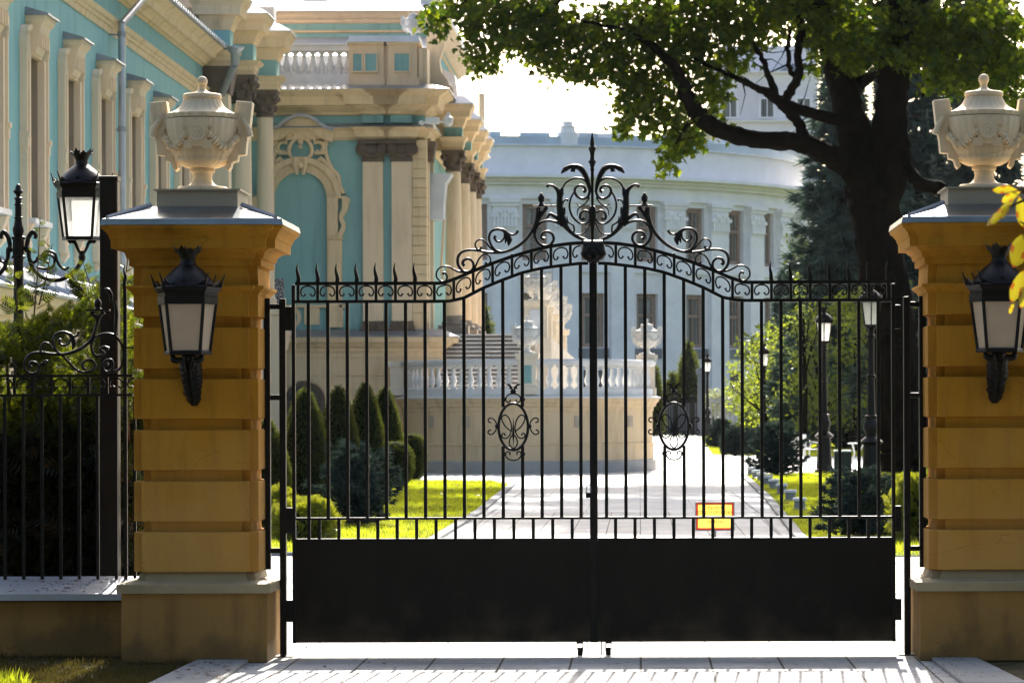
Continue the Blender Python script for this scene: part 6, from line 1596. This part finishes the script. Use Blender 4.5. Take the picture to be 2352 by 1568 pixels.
# ---------------------------------------------------------------- grass
def grass(name, label, poly, n, size, m, seed, dens=None, zf=None):
    rng = np.random.default_rng(seed); xs=[p[0] for p in poly]; ys=[p[1] for p in poly]
    P = np.stack([rng.uniform(min(xs),max(xs),n), rng.uniform(min(ys),max(ys),n), np.full(n,.008)],1); P = P[in_poly(P,poly)]
    if dens is not None: P = P[rng.random(len(P)) < dens(P)]
    k = len(P); D = np.stack([rng.normal(size=k)*.25, rng.normal(size=k)*.25, np.ones(k)],1)
    V,F = scatter(P, D, size*rng.uniform(.6,1.2,k), *BLADE); o = np_obj(name, V, F, MT[m]); tag(o, label, 'grass'); o['kind']='stuff'; return o
grass('grass','bright backlit lawn grass left of the drive', LAWN_L, 34000, .085, 'grass', 301)
grass('grass','bright backlit lawn grass right of the drive', [p if p[0]<9 else (9,p[1]) for p in LAWN_R], 42000, .085, 'grass', 302)
grass('grass','far strip of lawn beside the bend of the path', LAWN_F, 9000, .14, 'grass', 303)
grass('grass','far shaded park lawn behind the white benches', [(6.6,128.5),(14,128.5),(15,200),(9.2,200)], 14000, .16, 'grass', 304)
FG = [(-5.2,21.9),gnd(330,1576),gnd(452,1516),(-3.55,24.9),(-5.2,25.0)]
grass('grass','thin dry grass at the foot of the left wall', FG, 6000, .05, 'grassdry', 305, lambda P: .35+.65*(P[:,1]<23.8))
grass('grass','taller bright grass tuft in the lower left corner', [(-5.0,21.9),(-4.1,21.9),(-4.3,22.6),(-5.0,22.9)], 800, .12, 'grass', 306, lambda P: np.clip(1.25-(P[:,0]+5.0)*.9-(P[:,1]-21.9)*.25,0,1))
# crumbs and grit on the paving
rq = random.Random(99); gm = MB()
for i in range(420):
    px,py = rq.uniform(340,2330), 1500+70*rq.random()**.8
    if i < 160: px, py = (rq.gauss(470,60), rq.uniform(1518,1570)) if i < 80 else (rq.gauss(2180,50), rq.uniform(1515,1570))
    x,y = gnd(px,py); d = rq.uniform(.004,.014) if i > 30 else rq.uniform(.012,.03); a = rq.random()*6
    if y > 24.35 and (x < XL+.6 or x > XR-.6): continue
    z_ = .036 if i < 160 else .008
    gm.add([(x+d*math.cos(a+q)*(1+.5*(k%2)), y+d*math.sin(a+q), z_+.003*(k%2)) for k,q in enumerate((0,1.2,2.5,3.7,5.0))],[(0,1,2,3,4)])
go_ = gm.build('paving_litter', MT['deadleaf']); tag(go_,'scattered leaf crumbs and grit on the paving before the gate','litter'); go_['kind']='stuff'
def bed(name, px, Y, rx, ry):
    a_ = np.linspace(0,2*PI,25)[:-1]; x_ = Px(px,Y)
    struct(MB().add([(x_+rx*math.cos(q)*(1+.12*math.sin(3*q+px)), Y+ry*math.sin(q)*(1+.1*math.cos(4*q)), .020) for q in a_],[tuple(range(24))]).build(name, MT['soil']))
bed('planting_bed', 815, 53, .75, 1.0); bed('planting_bed', 1975, 47.5, .8, .9); bed('planting_bed', 1785, 92, .8, 1.2)
for p_,Y_ in ((700,66),(777,72),(838,78),(884,84)): bed('planting_bed', p_, Y_, .62, .9)
grass('grass','sparse dry blades mixed into the left lawn', LAWN_L, 5000, .08, 'grassdry', 311)
grass('grass','sparse dry blades mixed into the right lawn', [p if p[0]<9 else (9,p[1]) for p in LAWN_R], 6000, .08, 'grassdry', 312)
lm = MB()
for i in range(90):
    poly_ = LAWN_L if i % 2 else LAWN_R
    x,y = rq.uniform(-7,-3.2) if i%2 else rq.uniform(2.6,6), rq.uniform(46,92)
    if not in_poly(np.array([[x,y]]), poly_)[0]: continue
    d = rq.uniform(.04,.08); a = rq.random()*6
    lm.add([(x+d*math.cos(a+q), y+d*math.sin(a+q), .075+.02*(k%2)) for k,q in enumerate((0,1.2,2.5,3.7,5.0))],[(0,1,2,3,4)])
lo2 = lm.build('lawn_litter', MT['deadleaf']); tag(lo2,'dry leaves fallen on the two lawns beside the drive','litter'); lo2['kind']='stuff'
# fallen leaves
lfv = [(0,-.5,0),(.3,-.25,.10),(.34,.12,.16),(.12,.5,.05),(-.2,.45,.12),(-.36,.1,.2),(-.25,-.3,.08),(0,0,-.02)]
lf0 = MB().add(lfv,[(7,i,(i+1)%7) for i in range(7)])
src = None
rl = random.Random(8); spots = [(745,1533),(1345,1557),(2130,1556),(880,1527),(925,1552),(1060,1541),(2225,1543),(1490,1552),(700,1490),(1850,1548),(2245,1520),(620,1555),(470,1540),(430,1558),(2300,1545),(2330,1560),(150,1507),(170,1512),(395,1518),(2180,1530),(640,1512)]
for i,(px,py) in enumerate(spots):
    x,y = gnd(px,py); s = rl.uniform(.03,.055)
    if src is None:
        q = MB(); q.v = list(lf0.v); q.f = list(lf0.f); o = q.build('fallen_leaf', MT['deadleaf']); src = o
        tag(o,'curled dry fallen leaf on the ground before the gate','leaf','fallen leaves before the gate')
    else: o = src.copy(); COL.objects.link(o)
    o.location = (x,y,.016 + (.055 if (px,py) in ((470,1540),(430,1558),(2180,1530)) else 0)); o.rotation_euler = (rl.uniform(-.3,.3),rl.uniform(-.3,.3),rl.uniform(0,6)); o.scale = (s,s,s)

# ================================================================ garden furniture
def make_path_lamp():
    t = thing('path_lamp','x','street lamp',(0,0,0),'black path lamps with white glass lanterns')
    H = 4.89
    MB().lathe(0,0,[(0,.30),(.10,.30),(.12,.24),(.75,.20),(1.02,.19),(1.05,.26),(1.10,.28),(1.16,.22),(1.22,.14),(1.28,.13),(1.40,.19),(1.50,.19),(1.60,.14),(1.66,.13),(1.68,.16),(1.72,.16),(1.74,.10),(2.6,.085),(2.62,.11),(2.68,.11),(2.70,.08),(3.55,.07),(3.57,.10),(3.63,.10),(3.65,.075),(3.76,.075),(3.80,.11),(3.84,.12)],16).build('post', MT['iron'], t, True)
    R = lambda z,r: [(r*math.cos(a),r*math.sin(a),z) for a in np.linspace(PI/6,2*PI+PI/6,7)[:6]]
    MB().loft([R(3.88,.16),R(4.40,.245)],cap=False).build('glass_pane', MT['frost'], t)
    m = MB()
    for a,b in zip(R(3.86,.165),R(4.42,.25)): m.tube([a,b],.014,5)
    m.loft([R(3.82,.19),R(3.88,.19),R(3.88,.16)]); m.loft([R(4.40,.27),R(4.44,.29),R(4.50,.31),R(4.52,.25)])
    m.build('glazing_frame', MT['iron'], t)
    m = MB(); m.lathe(0,0,[(4.50,.25),(4.58,.22),(4.66,.14),(4.70,.08),(4.74,.07),(4.80,.09),(4.88,.12)],14); crown_leaves(m,.26,.26,4.50,.11,16,.045); crown_leaves(m,.09,.09,4.80,.09,8,.035)
    m.build('lamp_hood', MT['iron'], t, True)
    return t
pl0 = make_path_lamp(); pl0.location = (Px(1893,96),96,0); pl0['label'] = 'black path lamp beside the dark bin, middle one of the row'
dup(pl0,(Px(2001,77.5),77.5,0),'largest black path lamp, standing behind the dwarf spruce by the right hinge')
dup(pl0,(Px(1755,150),150,0),'smallest black path lamp, in front of the sunlit garden tree')
dup(pl0,(Px(1625,222),222,0),'distant path lamp before the curved building',None,0,1.15)
# mushroom-shaped stone path markers
def make_marker():
    t = thing('path_marker','x','path marker',(0,0,0),'pale stone markers along the lawn edge')
    MB().lathe(0,0,[(0,.125),(.05,.125),(.055,.095),(.16,.092),(.17,.10)],14).build('stem', MT['kerb'], t, True)
    MB().lathe(0,0,[(.172,.108),(.18,.118),(.215,.119),(.228,.105),(.233,.02)],16).build('cap', MT['white'], t, True)  # white cap colour stands for sunlight on the marker tops
    return t
mk = None; labs = ['nearest stone path marker, in the shade by the dwarf spruce','second stone path marker from the near end','third stone path marker from the near end','fourth stone path marker from the near end','fifth stone path marker from the near end','sixth stone path marker from the near end','seventh stone path marker from the near end','farthest stone path marker, at the foot of the bushy spruce']
for (px,py),l in zip(((1836,1176),(1815,1155),(1795,1138),(1777,1126),(1763,1117),(1749,1109),(1737,1102),(1725,1095)),labs):
    x,y = gnd(px,py)
    if mk is None: mk = make_marker(); mk.location = (x,y,.01); mk['label'] = l; mk.scale=(1.1,1.1,1.1)
    else: dup(mk,(x,y,.01),l,None,0,1.1)
# litter bin
bx_ = Px(1935,90)
lb = thing('litter_bin','dark square litter bin with a pale lid between the path lamps','bin',(bx_,90,0))
MB().bbox(bx_-.235,bx_+.235,89.8,90.2,.02,.70,.01).build('body', MT['bindark'], lb)
MB().bbox(bx_-.245,bx_+.245,89.78,90.22,.702,.745,.01).build('lid', MT['lwhite'], lb)
# white benches with pierced backs
def make_bench():
    t = thing('garden_bench','x','bench',(0,0,0),'white garden benches')
    m = MB(); W = .75
    for k in range(5): m.bbox(-W,W,-.22+k*.09,-.15+k*.09,.42,.445,.004)
    m.build('seat', MT['lwhite'], t)
    m = MB()
    for z in (.52,.88): m.bbox(-W,W,.26,.30,z,z+.06,.004)
    m.box(-W,-W+.05,.265,.295,.58,.88); m.box(W-.05,W,.265,.295,.58,.88)
    for k in range(-9,19):
        for s in (1,-1):
            x0 = k*.08-.15; x1 = x0+.30*1; a,b = (x0,x1) if s>0 else (x1,x0)
            if min(a,b) < -W or max(a,b) > W: continue
            m.loft([[(a-.018,.27,.58),(a+.018,.27,.58),(a+.018,.29,.58),(a-.018,.29,.58)],[(b-.018,.27,.88),(b+.018,.27,.88),(b+.018,.29,.88),(b-.018,.29,.88)]])
    m.build('backrest', MT['lwhite'], t)
    for s in (-1,1):
        for y,z1 in ((-.2,.44),(.28,.9)): MB().tube([(s*(W-.06),y-.05,0),(s*(W-.06),y,.2),(s*(W-.06),y,z1)],[.03,.025,.025],6).build('leg', MT['lwhite'], t)
        MB().tube(cat([(s*(W-.03),.28,.68),(s*(W-.03),.0,.70),(s*(W-.03),-.2,.66),(s*(W-.03),-.24,.58),(s*(W-.03),-.18,.45)],4),.025,6).build('armrest', MT['lwhite'], t)
    return t
bn = make_bench(); bn.location = (Px(2060,116),116,0); bn.rotation_euler=(0,0,.1); bn['label']='white bench with pierced diamond back beside the right hinge'
dup(bn,(Px(1850,118),118,0),'white bench in profile behind the bushy dwarf spruce',None,1.9)
dup(bn,(Px(1815,122),122,0),'white bench farther back, partly behind the bushy dwarf spruce',None,.35)
def mesh_table(label, px, Y):
    t = thing('garden_table', label, 'table', (Px(px,Y),Y,0)); x = Px(px,Y)
    MB().lathe(x,Y,[(.68,.27),(.70,.29),(.72,.27)],20).build('tabletop', MT['lwhite'], t)
    for k in range(3):
        a = k*2.1; MB().tube([(x+.3*math.cos(a),Y+.3*math.sin(a),0),(x+.1*math.cos(a),Y+.1*math.sin(a),.35),(x+.25*math.cos(a),Y+.25*math.sin(a),.68)],.02,6).build('leg', MT['lwhite'], t)
mesh_table('small round white garden table between bin and large lamp',1966,112)

# warning sign on a post
SY = 40.0
c = at(1642,1185,SY)
sg = thing('warning_sign','yellow notice with red border on a thin post behind the gate','sign',(c[0],SY,0))
hw_, hh = 43*SY/FPX, 31*SY/FPX
MB().box(c[0]-.018,c[0]+.018,SY+.013,SY+.04,0,c[2]-hh+.03).build('post', MT['signsteel'], sg)
MB().box(c[0]-hw_-.012,c[0]+hw_+.012,SY-.02,SY+.012,c[2]-hh-.012,c[2]-hh).box(c[0]-hw_-.012,c[0]+hw_+.012,SY-.02,SY+.012,c[2]+hh,c[2]+hh+.012).box(c[0]-hw_-.012,c[0]-hw_,SY-.02,SY+.012,c[2]-hh,c[2]+hh).box(c[0]+hw_,c[0]+hw_+.012,SY-.02,SY+.012,c[2]-hh,c[2]+hh).build('frame', MT['signsteel'], sg)
MB().box(c[0]-hw_,c[0]+hw_,SY-.0135,SY-.0105,c[2]-hh,c[2]-hh+.022).box(c[0]-hw_,c[0]+hw_,SY-.0135,SY-.0105,c[2]+hh-.022,c[2]+hh).box(c[0]-hw_,c[0]-hw_+.022,SY-.0135,SY-.0105,c[2]-hh+.022,c[2]+hh-.022).box(c[0]+hw_-.022,c[0]+hw_,SY-.0135,SY-.0105,c[2]-hh+.022,c[2]+hh-.022).build('red_border', MT['signred'], sg)
MB().box(c[0]-hw_+.022,c[0]+hw_-.022,SY-.0165,SY-.0140,c[2]-hh+.022,c[2]+hh-.022).build('notice_plate', MT['signyellow'], sg)
for i,(txt,dz,s_) in enumerate((("ОБ'ЄКТ",.092,.052),("ПІД ОХОРОНОЮ",.040,.050),("ДЕРЖАВНОЇ ОХОРОНИ",-.024,.040),("УКРАЇНИ",-.074,.044))):
    cu = bpy.data.curves.new('lettering','FONT'); cu.body = txt; cu.size = s_; cu.align_x='CENTER'; cu.extrude=.0005
    o_ = bpy.data.objects.new('tmp_text', cu); COL.objects.link(o_); bpy.context.view_layer.update()
    me_ = bpy.data.meshes.new_from_object(o_.evaluated_get(bpy.context.evaluated_depsgraph_get())); bpy.data.objects.remove(o_)
    o = bpy.data.objects.new('lettering', me_); COL.objects.link(o); o.parent = sg
    o.location = (0, -.0175, c[2]+dz-.008); o.rotation_euler=(PI/2,0,0); me_.materials.clear(); me_.materials.append(MT['signink'])

# ================================================================ unseen trees added round the camera, dimming the sky light on the pillar fronts
STL = ['street chestnut overhanging the pavement left of the viewpoint','street chestnut overhanging the pavement right of the viewpoint','street chestnut behind the viewpoint on the left','street chestnut behind the viewpoint on the right','street chestnut behind the viewpoint in the middle','street chestnut far left of the pavement','street chestnut far right of the pavement']
for i,((x_,y_,h_,r_),l_) in enumerate(zip(((-5,13,10,6.0),(5.5,12,10,6.0),(-8,-9,13,6.5),(8,-9,13,6.5),(0,-13,14,6.5),(-17,6,12,6.5),(17,6,12,6.5)),STL)):
    front = y_ > 0
    z0_ = 5.6 if front else 1.0
    leafy('street_tree', l_, x_, y_, h_, [(a_,b_,z_+ (0 if front else 0),1.9,1.3) for a_,b_,z_,_,_ in rblobs(80 if front else 90,h_,r_,z0_,1.6,400+i)], MT['streetleaf'], .55, 3.4, group='street chestnuts', seed=420+i, trunk=.2)

# ================================================================ air
m_, nt_, o_ = new_mat('haze_air'); v_ = nt_.nodes.new('ShaderNodeVolumePrincipled')
v_.inputs['Color'].default_value = (.95,.97,1,1); v_.inputs['Density'].default_value = .00003; v_.inputs['Anisotropy'].default_value = .25
nt_.links.new(v_.outputs[0], o_.inputs['Volume'])
hz_ = MB().box(-650,650,-90,960,-1.1,34).build('haze', m_); hz_['kind'] = 'stuff'

# ================================================================ light and camera
SUN_EL, SUN_AZ = math.radians(34.5), math.radians(3.0)
S_ = Vector((math.sin(SUN_AZ)*math.cos(SUN_EL), math.cos(SUN_AZ)*math.cos(SUN_EL), math.sin(SUN_EL)))
sl = bpy.data.lights.new('sun','SUN'); sl.energy = 4.2; sl.angle = math.radians(.53); sl.color = (1,.95,.86)
so = bpy.data.objects.new('sun', sl); COL.objects.link(so); so.rotation_euler = (-S_).to_track_quat('-Z','Y').to_euler(); so.location = (0,60,60)
W = bpy.data.worlds.new('World'); scene.world = W; W.use_nodes = True
nt = W.node_tree; nt.nodes.clear()
ow = nt.nodes.new('ShaderNodeOutputWorld'); bg = nt.nodes.new('ShaderNodeBackground'); sk = nt.nodes.new('ShaderNodeTexSky')
sk.sky_type = 'NISHITA'; sk.sun_disc = False; sk.sun_elevation = SUN_EL; sk.sun_rotation = SUN_AZ
sk.air_density = 1.0; sk.dust_density = 5.0; sk.ozone_density = 1.0
bg.inputs['Strength'].default_value = .12
nt.links.new(sk.outputs[0], bg.inputs['Color']); nt.links.new(bg.outputs[0], ow.inputs['Surface'])
cam = bpy.data.cameras.new('camera'); co = bpy.data.objects.new('camera', cam); COL.objects.link(co)
cam.sensor_width = 36; cam.lens = 36*FPX/2352; cam.shift_x = (1176-CX)/2352; cam.shift_y = (CY-784)/2352
cam.clip_start = .5; cam.clip_end = 4000
co.matrix_world = Matrix.Translation((0,0,EYE)) @ Matrix.Rotation(PI/2,4,'X') @ Matrix.Rotation(-ROLL,4,'Z')
cam.dof.use_dof = True; cam.dof.focus_distance = 25.0; cam.dof.aperture_fstop = 9.0
scene.camera = co
scene.view_settings.view_transform = 'Standard'; scene.view_settings.look = 'None'; scene.view_settings.exposure = 1.5; scene.view_settings.gamma = 1
scene.cycles.use_denoising = True
scene.cycles.max_bounces = 8; scene.cycles.transparent_max_bounces = 8
